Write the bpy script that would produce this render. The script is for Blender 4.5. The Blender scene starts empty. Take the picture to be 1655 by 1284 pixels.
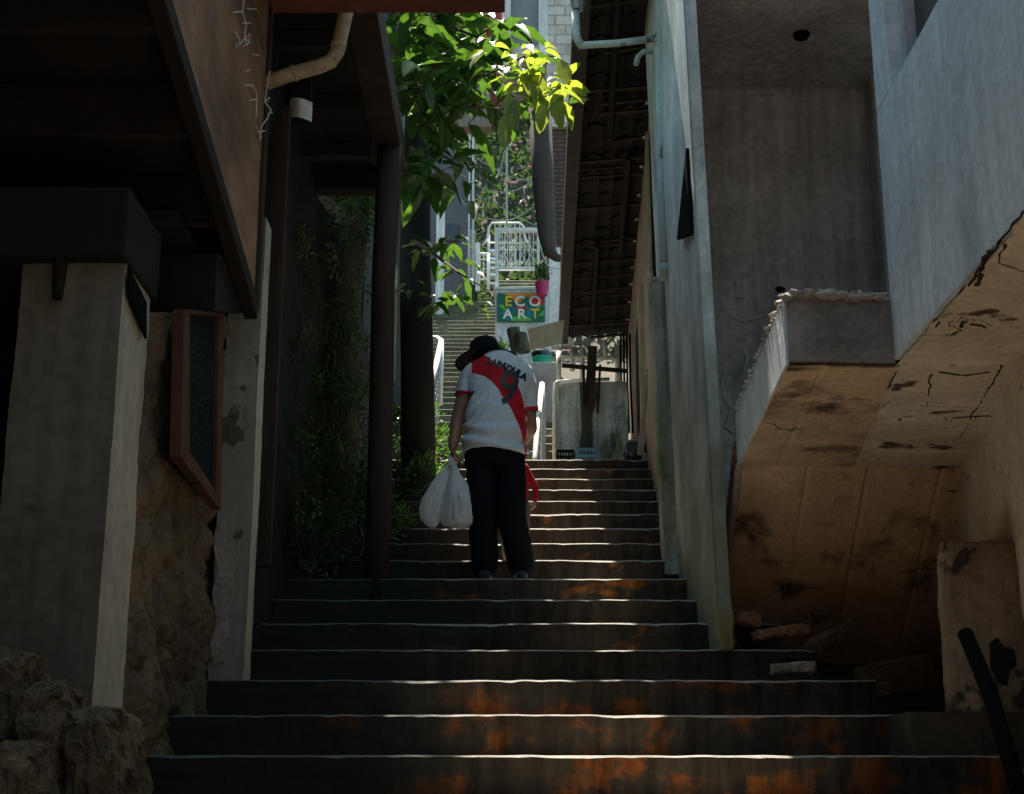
import bpy, bmesh, math, random
from mathutils import Vector, Matrix, noise
from mathutils.bvhtree import BVHTree
R = math.radians
random.seed(7)
S = bpy.context.scene
C = S.collection
# ------------------------------------------------------------------ camera
F, CX, CY, PITCH = 2330.0, 827.5, 642.0, R(15.31)
cam = bpy.data.cameras.new('camera'); camo = bpy.data.objects.new('camera', cam); C.objects.link(camo)
camo.location = (0, 0, 0); camo.rotation_euler = (R(90) + PITCH, 0, 0)
cam.sensor_width = 36; cam.lens = F / 1655 * 36; cam.clip_start = .05; cam.clip_end = 500
S.camera = camo
# ------------------------------------------------------------------ light
SUN_EL, SUN_AZ = R(66), R(-6)            # azimuth from +Y, negative = to the left
w = bpy.data.worlds.new('World'); S.world = w; w.use_nodes = True
nt = w.node_tree; sky = nt.nodes.new('ShaderNodeTexSky'); sky.sky_type = 'NISHITA'; sky.sun_disc = False
sky.sun_elevation = SUN_EL; sky.sun_rotation = SUN_AZ
bg = nt.nodes['Background']; bg.inputs['Strength'].default_value = .13
tn = nt.nodes.new('ShaderNodeMix'); tn.data_type = 'RGBA'; tn.blend_type = 'MULTIPLY'; tn.inputs[0].default_value = 1
tn.inputs[7].default_value = (.88, 1.0, .82, 1); nt.links.new(sky.outputs[0], tn.inputs[6]); nt.links.new(tn.outputs[2], bg.inputs[0])
sl = bpy.data.lights.new('sun', 'SUN'); sl.energy = 5; sl.angle = R(.5); sl.color = (1, .93, .82)
so = bpy.data.objects.new('sun', sl); C.objects.link(so)
sd = Vector((math.sin(SUN_AZ) * math.cos(SUN_EL), math.cos(SUN_AZ) * math.cos(SUN_EL), math.sin(SUN_EL)))
so.rotation_euler = sd.to_track_quat('Z', 'Y').to_euler(); so.location = sd * 30
S.view_settings.view_transform = 'Standard'; S.view_settings.look = 'None'
S.view_settings.exposure = 1.7; S.view_settings.gamma = 1
S.cycles.max_bounces = 8; S.cycles.diffuse_bounces = 5; S.cycles.transparent_max_bounces = 8
S.cycles.use_denoising = True
# ------------------------------------------------------------------ helpers
ct, st = math.cos(PITCH), math.sin(PITCH)
def ray(px, py):
    cx, cy = (px - CX) / F, (CY - py) / F
    return Vector((cx, ct - cy * st, st + cy * ct))
def at(px, py, d):                     # point seen at a photo pixel, d metres up the alley
    r = ray(px, py); return r * (d / r.y)
def atx(px, py, X):
    r = ray(px, py); return r * (X / r.x)
def atz(px, py, Z):
    r = ray(px, py); return r * (Z / r.z)
def V(*a): return Vector(a)
def topix(p):
    X, Y, Z = p; dep = Y * ct + Z * st; upc = -Y * st + Z * ct; return CX + F * X / dep, CY - F * upc / dep
LOC = {}
class MB:
    def __init__(s): s.v = []; s.f = []; s.m = []; s.mi = 0
    def add(s, vs, fs):
        k = len(s.v); s.v += [Vector(v) for v in vs]
        for f in fs: s.f.append(tuple(i + k for i in f)); s.m.append(s.mi)
        return s
    def hexa(s, b, t):                 # two quads in the same order
        return s.add(list(b) + list(t), [(3, 2, 1, 0), (4, 5, 6, 7), (0, 1, 5, 4), (1, 2, 6, 5), (2, 3, 7, 6), (3, 0, 4, 7)])
    def box(s, x0, x1, y0, y1, z0, z1):
        return s.hexa([(x0, y0, z0), (x1, y0, z0), (x1, y1, z0), (x0, y1, z0)], [(x0, y0, z1), (x1, y0, z1), (x1, y1, z1), (x0, y1, z1)])
    def prism(s, poly, off):           # polygon extruded by a vector
        n = len(poly); off = Vector(off); p = [Vector(a) for a in poly]
        fs = [tuple(range(n))[::-1], tuple(range(n, 2 * n))] + [(i, (i + 1) % n, (i + 1) % n + n, i + n) for i in range(n)]
        return s.add(p + [a + off for a in p], fs)
    def bar(s, a, b, wd, ht, up=(0, 0, 1)):
        a, b = Vector(a), Vector(b); d = (b - a).normalized(); u = Vector(up)
        if abs(d.dot(u)) > .95: u = Vector((0, 1, 0))
        sx = d.cross(u).normalized() * wd / 2; uz = sx.cross(d).normalized() * ht / 2
        q = [-sx - uz, sx - uz, sx + uz, -sx + uz]
        return s.hexa([a + k for k in q], [b + k for k in q])
    def tube(s, pts, rad, n=10, flat=None, cap=True, side=None):
        pts = [Vector(p) for p in pts]; m = len(pts)
        if not isinstance(rad, (list, tuple)): rad = [rad] * m
        k = len(s.v); prev = None
        for i, p in enumerate(pts):
            d = (pts[min(i + 1, m - 1)] - pts[max(i - 1, 0)]).normalized()
            if side is not None: a = Vector(side) - d * d.dot(Vector(side))
            elif prev is None: a = d.orthogonal()
            else: a = prev - d * prev.dot(d)
            if a.length < 1e-6: a = d.orthogonal()
            a.normalize(); prev = a; b = d.cross(a); r = rad[i]
            ra, rb = (r if isinstance(r, (list, tuple)) else (r, r))
            for j in range(n):
                t = 2 * math.pi * j / n; s.v.append(p + a * ra * math.cos(t) + b * rb * math.sin(t))
        for i in range(m - 1):
            for j in range(n):
                j2 = (j + 1) % n
                s.f.append((k + i * n + j, k + i * n + j2, k + (i + 1) * n + j2, k + (i + 1) * n + j)); s.m.append(s.mi)
        if cap:
            s.f.append(tuple(k + j for j in range(n))[::-1]); s.f.append(tuple(k + (m - 1) * n + j for j in range(n))); s.m += [s.mi] * 2
        return s
    def ball(s, c, rx, ry=None, rz=None, n=14, m=9, rot=None):
        ry = ry or rx; rz = rz or rx; c = Vector(c); k = len(s.v)
        def P(v): return c + (rot @ v if rot else v)
        for i in range(1, m):
            t = math.pi * i / m
            for j in range(n):
                a = 2 * math.pi * j / n
                s.v.append(P(Vector((rx * math.sin(t) * math.cos(a), ry * math.sin(t) * math.sin(a), rz * math.cos(t)))))
        s.v.append(P(Vector((0, 0, rz)))); s.v.append(P(Vector((0, 0, -rz)))); T = len(s.v) - 2; Bt = T + 1
        for i in range(m - 2):
            for j in range(n):
                j2 = (j + 1) % n; s.f.append((k + i * n + j, k + (i + 1) * n + j, k + (i + 1) * n + j2, k + i * n + j2)); s.m.append(s.mi)
        for j in range(n):
            j2 = (j + 1) % n
            s.f.append((T, k + j, k + j2)); s.f.append((Bt, k + (m - 2) * n + j2, k + (m - 2) * n + j)); s.m += [s.mi] * 2
        return s
    def grid(s, fn, nu, nv):
        k = len(s.v)
        for i in range(nu + 1):
            for j in range(nv + 1): s.v.append(Vector(fn(i / nu, j / nv)))
        for i in range(nu):
            for j in range(nv):
                a = k + i * (nv + 1) + j; s.f.append((a, a + nv + 1, a + nv + 2, a + 1)); s.m.append(s.mi)
        return s
    def build(s, name, mats, parent=None, smooth=False, bevel=0, recalc=True):
        me = bpy.data.meshes.new(name); off = LOC.get(parent.name, Vector()) if parent else Vector()
        me.from_pydata([v - off for v in s.v], [], s.f)
        if not isinstance(mats, (list, tuple)): mats = [mats]
        for m_ in mats: me.materials.append(m_)
        for p, mi in zip(me.polygons, s.m): p.material_index = mi; p.use_smooth = smooth
        if recalc:
            bm = bmesh.new(); bm.from_mesh(me); bmesh.ops.recalc_face_normals(bm, faces=bm.faces); bm.to_mesh(me); bm.free()
        me.update(); o = bpy.data.objects.new(name, me); C.objects.link(o)
        if parent: o.parent = parent; LOC[o.name] = off
        else: LOC[o.name] = Vector()
        if bevel:
            b = o.modifiers.new('bevel', 'BEVEL'); b.width = bevel; b.segments = 2; b.limit_method = 'ANGLE'; b.angle_limit = R(40)
        return o
def tag(o, label, cat, group=None, kind=None):
    o['label'] = label; o['category'] = cat
    if group: o['group'] = group
    if kind: o['kind'] = kind
    return o
def thing(name, loc, label, cat, group=None):
    o = bpy.data.objects.new(name, None); C.objects.link(o); o.location = loc; o.empty_display_size = .1
    LOC[o.name] = Vector(loc); return tag(o, label, cat, group)
def struct(o): o['kind'] = 'structure'; return o
def stuff(o, label=None, cat=None):
    o['kind'] = 'stuff'
    if label: o['label'] = label; o['category'] = cat
    return o
def nz(v, s=1.0, o=0.0): return noise.noise(Vector(v) * s + Vector((o, o * 1.7, -o)))
# ------------------------------------------------------------------ materials
def mat(name, c1, c2=None, scale=3.0, rough=.85, bump=.25, bscale=30.0, c3=None, t3=.58, s3=2.0, metal=0.0, spec=.25,
        stretch=(1, 1, 1), trans=0.0, w3=.03, bdist=.01, stretch3=None, fine=.25, drip=0.0, crack=0.0, dirt=0.0):
    m = bpy.data.materials.new(name); m.use_nodes = True; n = m.node_tree.nodes; L = m.node_tree.links
    p = n['Principled BSDF']; p.inputs['Roughness'].default_value = rough; p.inputs['Metallic'].default_value = metal
    p.inputs['Specular IOR Level'].default_value = spec
    tc = n.new('ShaderNodeTexCoord'); mp = n.new('ShaderNodeMapping'); mp.inputs['Scale'].default_value = stretch
    L.new(tc.outputs['Object'], mp.inputs[0]); co = mp.outputs[0]
    def nse(sc, det=6, src=None, dist=0.0, ro=.55):
        t = n.new('ShaderNodeTexNoise'); t.inputs['Scale'].default_value = sc; t.inputs['Detail'].default_value = det
        t.inputs['Roughness'].default_value = ro; t.inputs['Distortion'].default_value = dist; L.new(src or co, t.inputs[0]); return t.outputs[0]
    def ramp(src, a, b):
        r = n.new('ShaderNodeMapRange'); r.inputs[1].default_value = a; r.inputs[2].default_value = b; r.clamp = True; L.new(src, r.inputs[0]); return r.outputs[0]
    def mix(f, a, b, mode='MIX'):
        x = n.new('ShaderNodeMix'); x.data_type = 'RGBA'; x.blend_type = mode
        if isinstance(f, float): x.inputs[0].default_value = f
        else: L.new(f, x.inputs[0])
        for k, c in ((6, a), (7, b)):
            if isinstance(c, tuple): x.inputs[k].default_value = (*c, 1)
            else: L.new(c, x.inputs[k])
        return x.outputs[2]
    c2 = c2 or tuple(v * .7 for v in c1)
    col = mix(ramp(nse(scale, 8, dist=.4), .35, .65), c1, c2)
    col = mix(fine, col, mix(ramp(nse(bscale * 1.3, 4), .3, .7), tuple(v * .45 for v in c1), tuple(min(1, v * 1.6) for v in c1)))
    if c3:
        s3co = co
        if stretch3:
            mp3 = n.new('ShaderNodeMapping'); mp3.inputs['Scale'].default_value = stretch3; mp3.inputs['Location'].default_value = (3.1, 1.7, .6)
            L.new(tc.outputs['Object'], mp3.inputs[0]); s3co = mp3.outputs[0]
        col = mix(ramp(nse(s3, 9, s3co, .3, .6), t3, t3 + w3), col, mix(ramp(nse(bscale, 5), .3, .7), c3, tuple(v * .6 for v in c3)))
    crk = None
    if drip:
        md = n.new('ShaderNodeMapping'); md.inputs['Scale'].default_value = (9, 9, .55); L.new(tc.outputs['Object'], md.inputs[0])
        col = mix(drip, col, mix(ramp(nse(1.6, 6, md.outputs[0], .2), .38, .68), (1.15, 1.15, 1.15), (.35, .33, .3)), 'MULTIPLY')
    if dirt:
        col = mix(dirt, col, mix(ramp(nse(.9, 10, tc.outputs['Object'], .5, .68), .42, .66), (1.1, 1.1, 1.1), (.3, .28, .26)), 'MULTIPLY')
    if crack:
        mn = n.new('ShaderNodeVectorMath'); mn.operation = 'MULTIPLY_ADD'; tn_ = n.new('ShaderNodeTexNoise'); tn_.inputs['Scale'].default_value = 4; tn_.inputs['Detail'].default_value = 6
        L.new(tc.outputs['Object'], tn_.inputs[0]); L.new(tn_.outputs[1], mn.inputs[0]); mn.inputs[1].default_value = (.5, .5, .5); L.new(tc.outputs['Object'], mn.inputs[2])
        vo = n.new('ShaderNodeTexVoronoi'); vo.feature = 'DISTANCE_TO_EDGE'; vo.inputs['Scale'].default_value = crack; L.new(mn.outputs[0], vo.inputs[0])
        e = ramp(vo.outputs[0], .001, .008); k_ = ramp(nse(1.6, 3, tc.outputs['Object']), .37, .43)
        mm = n.new('ShaderNodeMath'); mm.operation = 'MAXIMUM'; L.new(e, mm.inputs[0]); L.new(k_, mm.inputs[1])
        col = mix(mm.outputs[0], (.03, .022, .016), col); crk = mm.outputs[0]
    L.new(col, p.inputs['Base Color'])
    if bump:
        b = n.new('ShaderNodeBump'); b.inputs['Strength'].default_value = bump; b.inputs['Distance'].default_value = bdist
        a = n.new('ShaderNodeMath'); a.operation = 'ADD'; L.new(nse(bscale, 8, ro=.65), a.inputs[0]); L.new(nse(bscale / 6, 6), a.inputs[1])
        hsrc = a.outputs[0]
        if crk:
            cm = n.new('ShaderNodeMath'); cm.operation = 'MULTIPLY_ADD'; cm.inputs[1].default_value = 1.2; L.new(crk, cm.inputs[0]); L.new(hsrc, cm.inputs[2]); hsrc = cm.outputs[0]
        L.new(hsrc, b.inputs['Height']); L.new(b.outputs[0], p.inputs['Normal'])
    if trans:
        tr = n.new('ShaderNodeBsdfTranslucent'); ms = n.new('ShaderNodeMixShader'); ms.inputs[0].default_value = trans
        g = n.new('ShaderNodeMix'); g.data_type = 'RGBA'; g.blend_type = 'MULTIPLY'; g.inputs[0].default_value = 1.0
        L.new(col, g.inputs[6]); g.inputs[7].default_value = (2.4, 2.1, .9, 1) if c1[1] > c1[2] * 1.3 else (1.3, 1.3, 1.3, 1)
        L.new(g.outputs[2], tr.inputs[0]); L.new(p.outputs[0], ms.inputs[1]); L.new(tr.outputs[0], ms.inputs[2])
        L.new(ms.outputs[0], n['Material Output'].inputs[0])
    return m
M = {}
M['riser'] = mat('step_riser', (.072, .055, .038), (.036, .029, .021), 2.2, .85, .6, 34, c3=(.40, .14, .03), t3=.60, s3=2.6, w3=.06, stretch=(1.8, 1, .5), stretch3=(.8, .55, 1.5), drip=.85, dirt=.7, crack=1.1, bdist=.014)
M['riser_paint'] = mat('painted_riser', (.080, .062, .044), (.038, .031, .023), 2.2, .85, .6, 34, c3=(.32, .10, .022), t3=.51, s3=4.2, w3=.09, stretch=(1.6, 1, .5), stretch3=(.9, .55, 1.1), drip=.85, dirt=.7, crack=1.1, bdist=.014)
M['tread'] = mat('step_tread', (.36, .33, .28), (.22, .2, .175), 3, .8, .6, 30)
M['riser_far'] = mat('far_riser', (.17, .16, .10), (.08, .09, .05), 1.6, .9, .4, 25, c3=(.30, .26, .16), t3=.6, dirt=.6, drip=.5)
M['plaster_blue'] = mat('plaster_cool', (.66, .71, .70), (.47, .52, .53), 1.5, .85, .35, 18, c3=(.46, .48, .55), t3=.55, s3=1.6, w3=.22, drip=.2, dirt=.2)
M['plaster_grey'] = mat('plaster_grey', (.56, .53, .52), (.34, .315, .315), 1.0, .9, .4, 18, c3=(.56, .58, .57), t3=.60, s3=1.2, w3=.2, drip=.4, dirt=.5)
M['plaster_mossy'] = mat('plaster_mossy', (.62, .61, .56), (.34, .35, .29), 1.6, .9, .45, 24, c3=(.13, .17, .07), t3=.5, s3=1.1, w3=.2, stretch3=(1, 1, .4), drip=.5, dirt=.6, crack=1.5)
M['concrete_orange'] = mat('concrete_orange', (.72, .50, .33), (.54, .36, .235), 2.2, .9, .8, 20, c3=(.13, .09, .06), t3=.57, s3=2.6, w3=.12, dirt=.6, crack=1.6, bdist=.02)
M['concrete_tan'] = mat('concrete_tan', (.80, .69, .54), (.64, .53, .40), 2.2, .9, .8, 20, c3=(.15, .105, .07), t3=.60, s3=3.4, w3=.05, dirt=.4, crack=1.5, bdist=.02)
M['concrete_grey'] = mat('concrete_grey', (.40, .35, .31), (.24, .21, .185), 3.5, .92, .9, 26, dirt=.6, bdist=.02)
M['crust'] = mat('broken_concrete', (.48, .42, .36), (.28, .24, .2), 8, .95, 1, 50)
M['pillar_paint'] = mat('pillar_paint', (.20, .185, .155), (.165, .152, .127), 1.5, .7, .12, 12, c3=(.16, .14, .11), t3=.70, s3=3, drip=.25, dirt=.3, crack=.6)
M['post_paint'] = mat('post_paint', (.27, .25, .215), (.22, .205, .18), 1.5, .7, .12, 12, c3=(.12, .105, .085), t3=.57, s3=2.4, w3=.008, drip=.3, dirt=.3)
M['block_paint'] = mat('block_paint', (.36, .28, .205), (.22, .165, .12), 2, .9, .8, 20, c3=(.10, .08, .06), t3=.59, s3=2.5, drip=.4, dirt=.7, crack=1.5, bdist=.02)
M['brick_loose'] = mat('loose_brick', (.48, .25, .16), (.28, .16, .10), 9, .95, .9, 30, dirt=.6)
M['lit_side_paint'] = mat('lit_side_paint', (.50, .46, .37), (.41, .375, .30), 1.5, .7, .12, 12, drip=.25, dirt=.35)  # paler side paint, partly standing in for light on the sides
M['stone'] = mat('rubble_stone', (.23, .165, .10), (.09, .075, .055), 6, .95, 1, 34, c3=(.30, .20, .12), t3=.55, s3=5, w3=.15, dirt=.6, bdist=.025)
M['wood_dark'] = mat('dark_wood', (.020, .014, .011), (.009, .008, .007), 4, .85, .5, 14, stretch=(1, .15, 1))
M['wood_panel'] = mat('weathered_board', (.36, .20, .11), (.14, .08, .05), 5, .7, .6, 20, c3=(.24, .19, .13), t3=.58, s3=5, w3=.1, stretch=(1, .18, .9), stretch3=(1, .2, .8), dirt=.7)
M['wood_frame'] = mat('frame_wood', (.10, .045, .024), (.06, .028, .017), 6, .7, .4, 20, stretch=(1, 1, .2))
M['wood_post'] = mat('post_wood', (.045, .03, .023), (.024, .018, .015), 5, .9, .7, 16, stretch=(1, 1, .15))
M['beam_red'] = mat('red_beam', (.15, .04, .028), (.09, .028, .02), 4, .7, .3, 20)
M['pvc'] = mat('old_pvc', (.42, .33, .21), (.30, .23, .15), 5, .5, .2, 20, c3=(.1, .08, .05), t3=.64, s3=9)
M['pipe_grey'] = mat('grey_pipe', (.36, .42, .40), (.27, .32, .30), 5, .5, .2, 20, c3=(.14, .15, .13), t3=.6, s3=8)
M['white_paint'] = mat('white_paint', (.74, .74, .71), (.6, .6, .57), 4, .5, .15, 20, c3=(.32, .25, .18), t3=.68, s3=7)
M['white_wall'] = mat('white_wall', (.62, .64, .64), (.5, .52, .53), 2, .8, .2, 20, drip=.4, dirt=.3)
M['mossy_white'] = mat('mossy_white', (.62, .66, .64), (.42, .46, .44), 2.5, .85, .5, 22, c3=(.24, .25, .06), t3=.5, s3=2.6, w3=.12, stretch3=(1.6, 1, .5), drip=.7, dirt=.5)
M['black'] = mat('black_rubber', (.008, .008, .009), None, 4, .95, .2, 20, spec=.03)
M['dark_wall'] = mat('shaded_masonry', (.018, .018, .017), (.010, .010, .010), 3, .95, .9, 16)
M['bark'] = mat('bark', (.07, .068, .045), (.03, .032, .022), 6, .95, 1, 22, stretch=(1, 1, .35), c3=(.08, .11, .04), t3=.55, s3=4)
M['trunk_dark'] = mat('dark_bark', (.022, .022, .02), (.012, .013, .013), 6, .95, .8, 20, stretch=(1, 1, .3))
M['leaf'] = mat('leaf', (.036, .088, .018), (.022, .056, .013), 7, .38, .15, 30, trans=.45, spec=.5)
M['leaf_sunlit'] = mat('leaf_sunlit', (.135, .18, .035), (.10, .15, .03), 7, .35, .15, 30, trans=.62, spec=.5)  # brighter copy of the leaf colour, standing in for sunlight
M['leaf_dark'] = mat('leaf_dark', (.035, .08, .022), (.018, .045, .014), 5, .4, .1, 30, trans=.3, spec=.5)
M['leaf_far'] = mat('leaf_far', (.035, .07, .035), (.018, .035, .02), 1.5, .6, 0, 30, trans=.3)
M['twig'] = mat('twig', (.10, .06, .035), None, 6, .8, .3, 30)
M['pale_twig'] = mat('pale_string', (.6, .57, .5), None, 6, .7, .1, 30)
M['roof_tile'] = mat('roof_tile', (.016, .012, .010), (.009, .007, .006), 5, .9, .5, 20)
M['batten'] = mat('batten', (.04, .028, .02), (.016, .012, .01), 6, .85, .5, 20)
M['facia'] = mat('facia_board', (.045, .04, .036), (.028, .025, .023), 3, .8, .3, 20)
M['cardboard'] = mat('board_beige', (.40, .34, .25), (.30, .25, .18), 3, .85, .3, 20, dirt=.4)
M['brick_white'] = mat('painted_block', (.60, .56, .52), (.48, .44, .40), 3, .9, .3, 20, dirt=.4, drip=.3)
M['brick_red'] = mat('brick_red', (.12, .08, .065), (.08, .06, .05), 6, .9, .6, 20)
M['red_paint'] = mat('dark_red_paint', (.22, .025, .03), (.14, .02, .022), 3, .6, .2, 20)
M['house_grey'] = mat('grey_house', (.10, .10, .11), (.07, .07, .08), 1.5, .9, .2, 12)
M['house_tan'] = mat('tan_house', (.33, .26, .20), (.24, .19, .155), 2, .9, .4, 20, drip=.5, dirt=.4)
M['glass_dark'] = mat('dark_glass', (.02, .025, .03), None, 3, .15, 0, 20, spec=.5)
M['glass_grey'] = mat('grey_glass', (.18, .19, .18), None, 1, .3, 0, 20, spec=.5)
M['skin'] = mat('skin', (.30, .15, .095), (.26, .125, .08), 8, .5, .15, 60, spec=.35)
M['hair'] = mat('hair', (.015, .012, .01), None, 20, .6, .3, 90)
M['hat'] = mat('hat_cloth', (.012, .013, .017), (.008, .009, .012), 8, .95, .5, 90, spec=.1)
M['trousers'] = mat('trousers', (.006, .008, .012), (.004, .005, .008), 5, .95, .4, 80, spec=.1)
M['shoe'] = mat('shoe', (.06, .06, .065), None, 6, .6, .2, 40)
M['sole'] = mat('sole', (.3, .3, .3), None, 6, .7, .2, 40)
M['red_cloth'] = mat('red_cloth', (.42, .015, .025), (.32, .012, .02), 6, .85, .3, 80)
M['ink'] = mat('black_print', (.012, .018, .016), None, 5, .6, .1, 40)
M['plastic_bag'] = mat('plastic_bag', (.84, .87, .88), (.70, .74, .76), 6, .3, .6, 16, trans=.45, spec=.5)
M['peach'] = mat('groceries', (.6, .38, .22), (.5, .3, .2), 8, .6, .1, 30)
M['green_plastic'] = mat('green_plastic', (.01, .30, .17), None, 3, .4, .05, 20, spec=.5)
M['blue_plastic'] = mat('blue_plastic', (.10, .22, .30), None, 3, .5, .1, 20)
M['pot_pink'] = mat('pink_plastic', (.42, .03, .13), None, 3, .45, .05, 20)
M['bag_black'] = mat('bin_bag', (.012, .013, .018), None, 3, .35, .5, 16, spec=.5)
M['earth'] = mat('earth', (.09, .07, .05), (.05, .045, .03), 2, .95, .8, 10)
M['board_art'] = None
for k, c in dict(s_green=(.015, .16, .10), s_teal=(.02, .20, .24), s_orange=(.75, .25, .03), s_red=(.6, .03, .03), s_yellow=(.75, .5, .03), s_white=(.8, .82, .78), s_lime=(.12, .42, .06), s_blue=(.03, .16, .42)).items():
    M[k] = mat(k, c, None, 6, .6, .1, 40)
def painted_glass():
    m = mat('leaded_glass', (.005, .008, .01), (.003, .004, .006), 9, .8, .3, 30, spec=.08, fine=0.0); n = m.node_tree.nodes; L = m.node_tree.links
    v = n.new('ShaderNodeTexVoronoi'); v.inputs['Scale'].default_value = 26; v.feature = 'DISTANCE_TO_EDGE'
    tc = n.new('ShaderNodeTexCoord'); L.new(tc.outputs['Object'], v.inputs[0])
    r = n.new('ShaderNodeMapRange'); r.inputs[1].default_value = .02; r.inputs[2].default_value = .06; r.inputs[3].default_value = 1; r.inputs[4].default_value = 0; L.new(v.outputs[0], r.inputs[0])
    x = n.new('ShaderNodeMix'); x.data_type = 'RGBA'; p = n['Principled BSDF']; src = p.inputs['Base Color'].links[0].from_socket
    L.new(r.outputs[0], x.inputs[0]); L.new(src, x.inputs[6]); x.inputs[7].default_value = (.03, .05, .046, 1); L.new(x.outputs[2], p.inputs['Base Color'])
    return m
M['leaded'] = painted_glass()
def brick(m, sc, mortar, dark=.6, bw=.5, bh=.25, axis='x'):
    n = m.node_tree.nodes; L = m.node_tree.links; p = n['Principled BSDF']
    b = n.new('ShaderNodeTexBrick'); b.inputs['Scale'].default_value = sc; b.inputs['Mortar Size'].default_value = .02
    b.inputs['Brick Width'].default_value = bw; b.inputs['Row Height'].default_value = bh
    tc = n.new('ShaderNodeTexCoord'); sp = n.new('ShaderNodeSeparateXYZ'); cb = n.new('ShaderNodeCombineXYZ'); L.new(tc.outputs['Object'], sp.inputs[0])
    L.new(sp.outputs[0 if axis == 'x' else 1], cb.inputs[0]); L.new(sp.outputs[2], cb.inputs[1]); L.new(cb.outputs[0], b.inputs[0])
    b.inputs['Color1'].default_value = (1, 1, 1, 1); b.inputs['Color2'].default_value = (.75, .75, .75, 1); b.inputs['Mortar'].default_value = (mortar, mortar, mortar, 1)
    x = n.new('ShaderNodeMix'); x.data_type = 'RGBA'; x.blend_type = 'MULTIPLY'; x.inputs[0].default_value = 1
    src = p.inputs['Base Color'].links[0].from_socket; L.new(src, x.inputs[6]); L.new(b.outputs[0], x.inputs[7]); L.new(x.outputs[2], p.inputs['Base Color'])
def tint(m, colr, z0, z1, amt=.8):
    n = m.node_tree.nodes; L = m.node_tree.links; p = n['Principled BSDF']; g_ = n.new('ShaderNodeNewGeometry'); sp = n.new('ShaderNodeSeparateXYZ'); L.new(g_.outputs['Position'], sp.inputs[0])
    ns = n.new('ShaderNodeTexNoise'); ns.inputs['Scale'].default_value = 3; ns.inputs['Detail'].default_value = 8; L.new(g_.outputs['Position'], ns.inputs[0])
    a = n.new('ShaderNodeMath'); a.operation = 'MULTIPLY_ADD'; a.inputs[1].default_value = -2.2 * (z1 - z0); L.new(ns.outputs[0], a.inputs[0]); L.new(sp.outputs[2], a.inputs[2])
    mr = n.new('ShaderNodeMapRange'); mr.inputs[1].default_value = z0 - 1.1 * (z1 - z0); mr.inputs[2].default_value = z1 - 1.1 * (z1 - z0); mr.inputs[3].default_value = amt; mr.inputs[4].default_value = 0; L.new(a.outputs[0], mr.inputs[0])
    x = n.new('ShaderNodeMix'); x.data_type = 'RGBA'; src = p.inputs['Base Color'].links[0].from_socket
    L.new(mr.outputs[0], x.inputs[0]); L.new(src, x.inputs[6]); x.inputs[7].default_value = (*colr, 1); L.new(x.outputs[2], p.inputs['Base Color'])
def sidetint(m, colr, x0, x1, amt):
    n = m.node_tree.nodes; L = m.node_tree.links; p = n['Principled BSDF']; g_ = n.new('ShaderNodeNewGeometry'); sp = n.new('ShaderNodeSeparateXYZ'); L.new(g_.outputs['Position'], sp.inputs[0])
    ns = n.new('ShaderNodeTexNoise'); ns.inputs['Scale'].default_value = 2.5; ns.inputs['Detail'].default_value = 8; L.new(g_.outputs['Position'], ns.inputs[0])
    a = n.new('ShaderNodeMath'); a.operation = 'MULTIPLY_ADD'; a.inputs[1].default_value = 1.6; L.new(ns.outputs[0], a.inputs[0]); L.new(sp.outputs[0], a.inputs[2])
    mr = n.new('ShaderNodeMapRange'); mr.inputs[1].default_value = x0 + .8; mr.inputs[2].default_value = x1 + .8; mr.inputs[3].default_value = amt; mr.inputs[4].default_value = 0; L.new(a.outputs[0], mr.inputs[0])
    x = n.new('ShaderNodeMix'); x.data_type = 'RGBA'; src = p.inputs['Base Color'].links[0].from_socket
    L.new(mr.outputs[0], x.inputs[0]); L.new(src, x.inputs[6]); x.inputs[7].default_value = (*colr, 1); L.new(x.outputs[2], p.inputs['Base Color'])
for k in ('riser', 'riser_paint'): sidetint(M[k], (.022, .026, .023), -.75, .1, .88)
sidetint(M['tread'], (.07, .08, .075), -.8, -.1, .9)  # treads darkened in colour on the left, standing in for shade
M['alley_plaster'] = mat('alley_plaster', (.56, .575, .56), (.38, .395, .385), 1.4, .88, .4, 24, c3=(.26, .27, .27), t3=.56, s3=1.4, w3=.2, stretch=(1, 1, .5), drip=.28, dirt=.45)
tint(M['alley_plaster'], (.13, .15, .075), 1.3, 3.0)
brick(M['brick_white'], 1.0, .6, bw=.4, bh=.2); brick(M['brick_red'], 1.0, .45, bw=.24, bh=.085)
# ------------------------------------------------------------------ terrain
g = MB()
def terr(u, v):
    x = -60 + 120 * u; y = -40 + 110 * v
    if y < 2.0: z = -1.6
    elif y < 13: z = -1.6 + (y - 2) * .38
    elif y < 25: z = 2.5 + (y - 13) * .32
    elif y < 33: z = 6.3 + (y - 25) * .5
    else: z = 10.3 + (y - 33) * .95
    if y > 34: z += 2.2 * nz((x, y, 0), .12)
    return (x, y, z - .25)
g.grid(terr, 90, 110).build('ground', M['earth'], smooth=True)['kind'] = 'structure'
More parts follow.
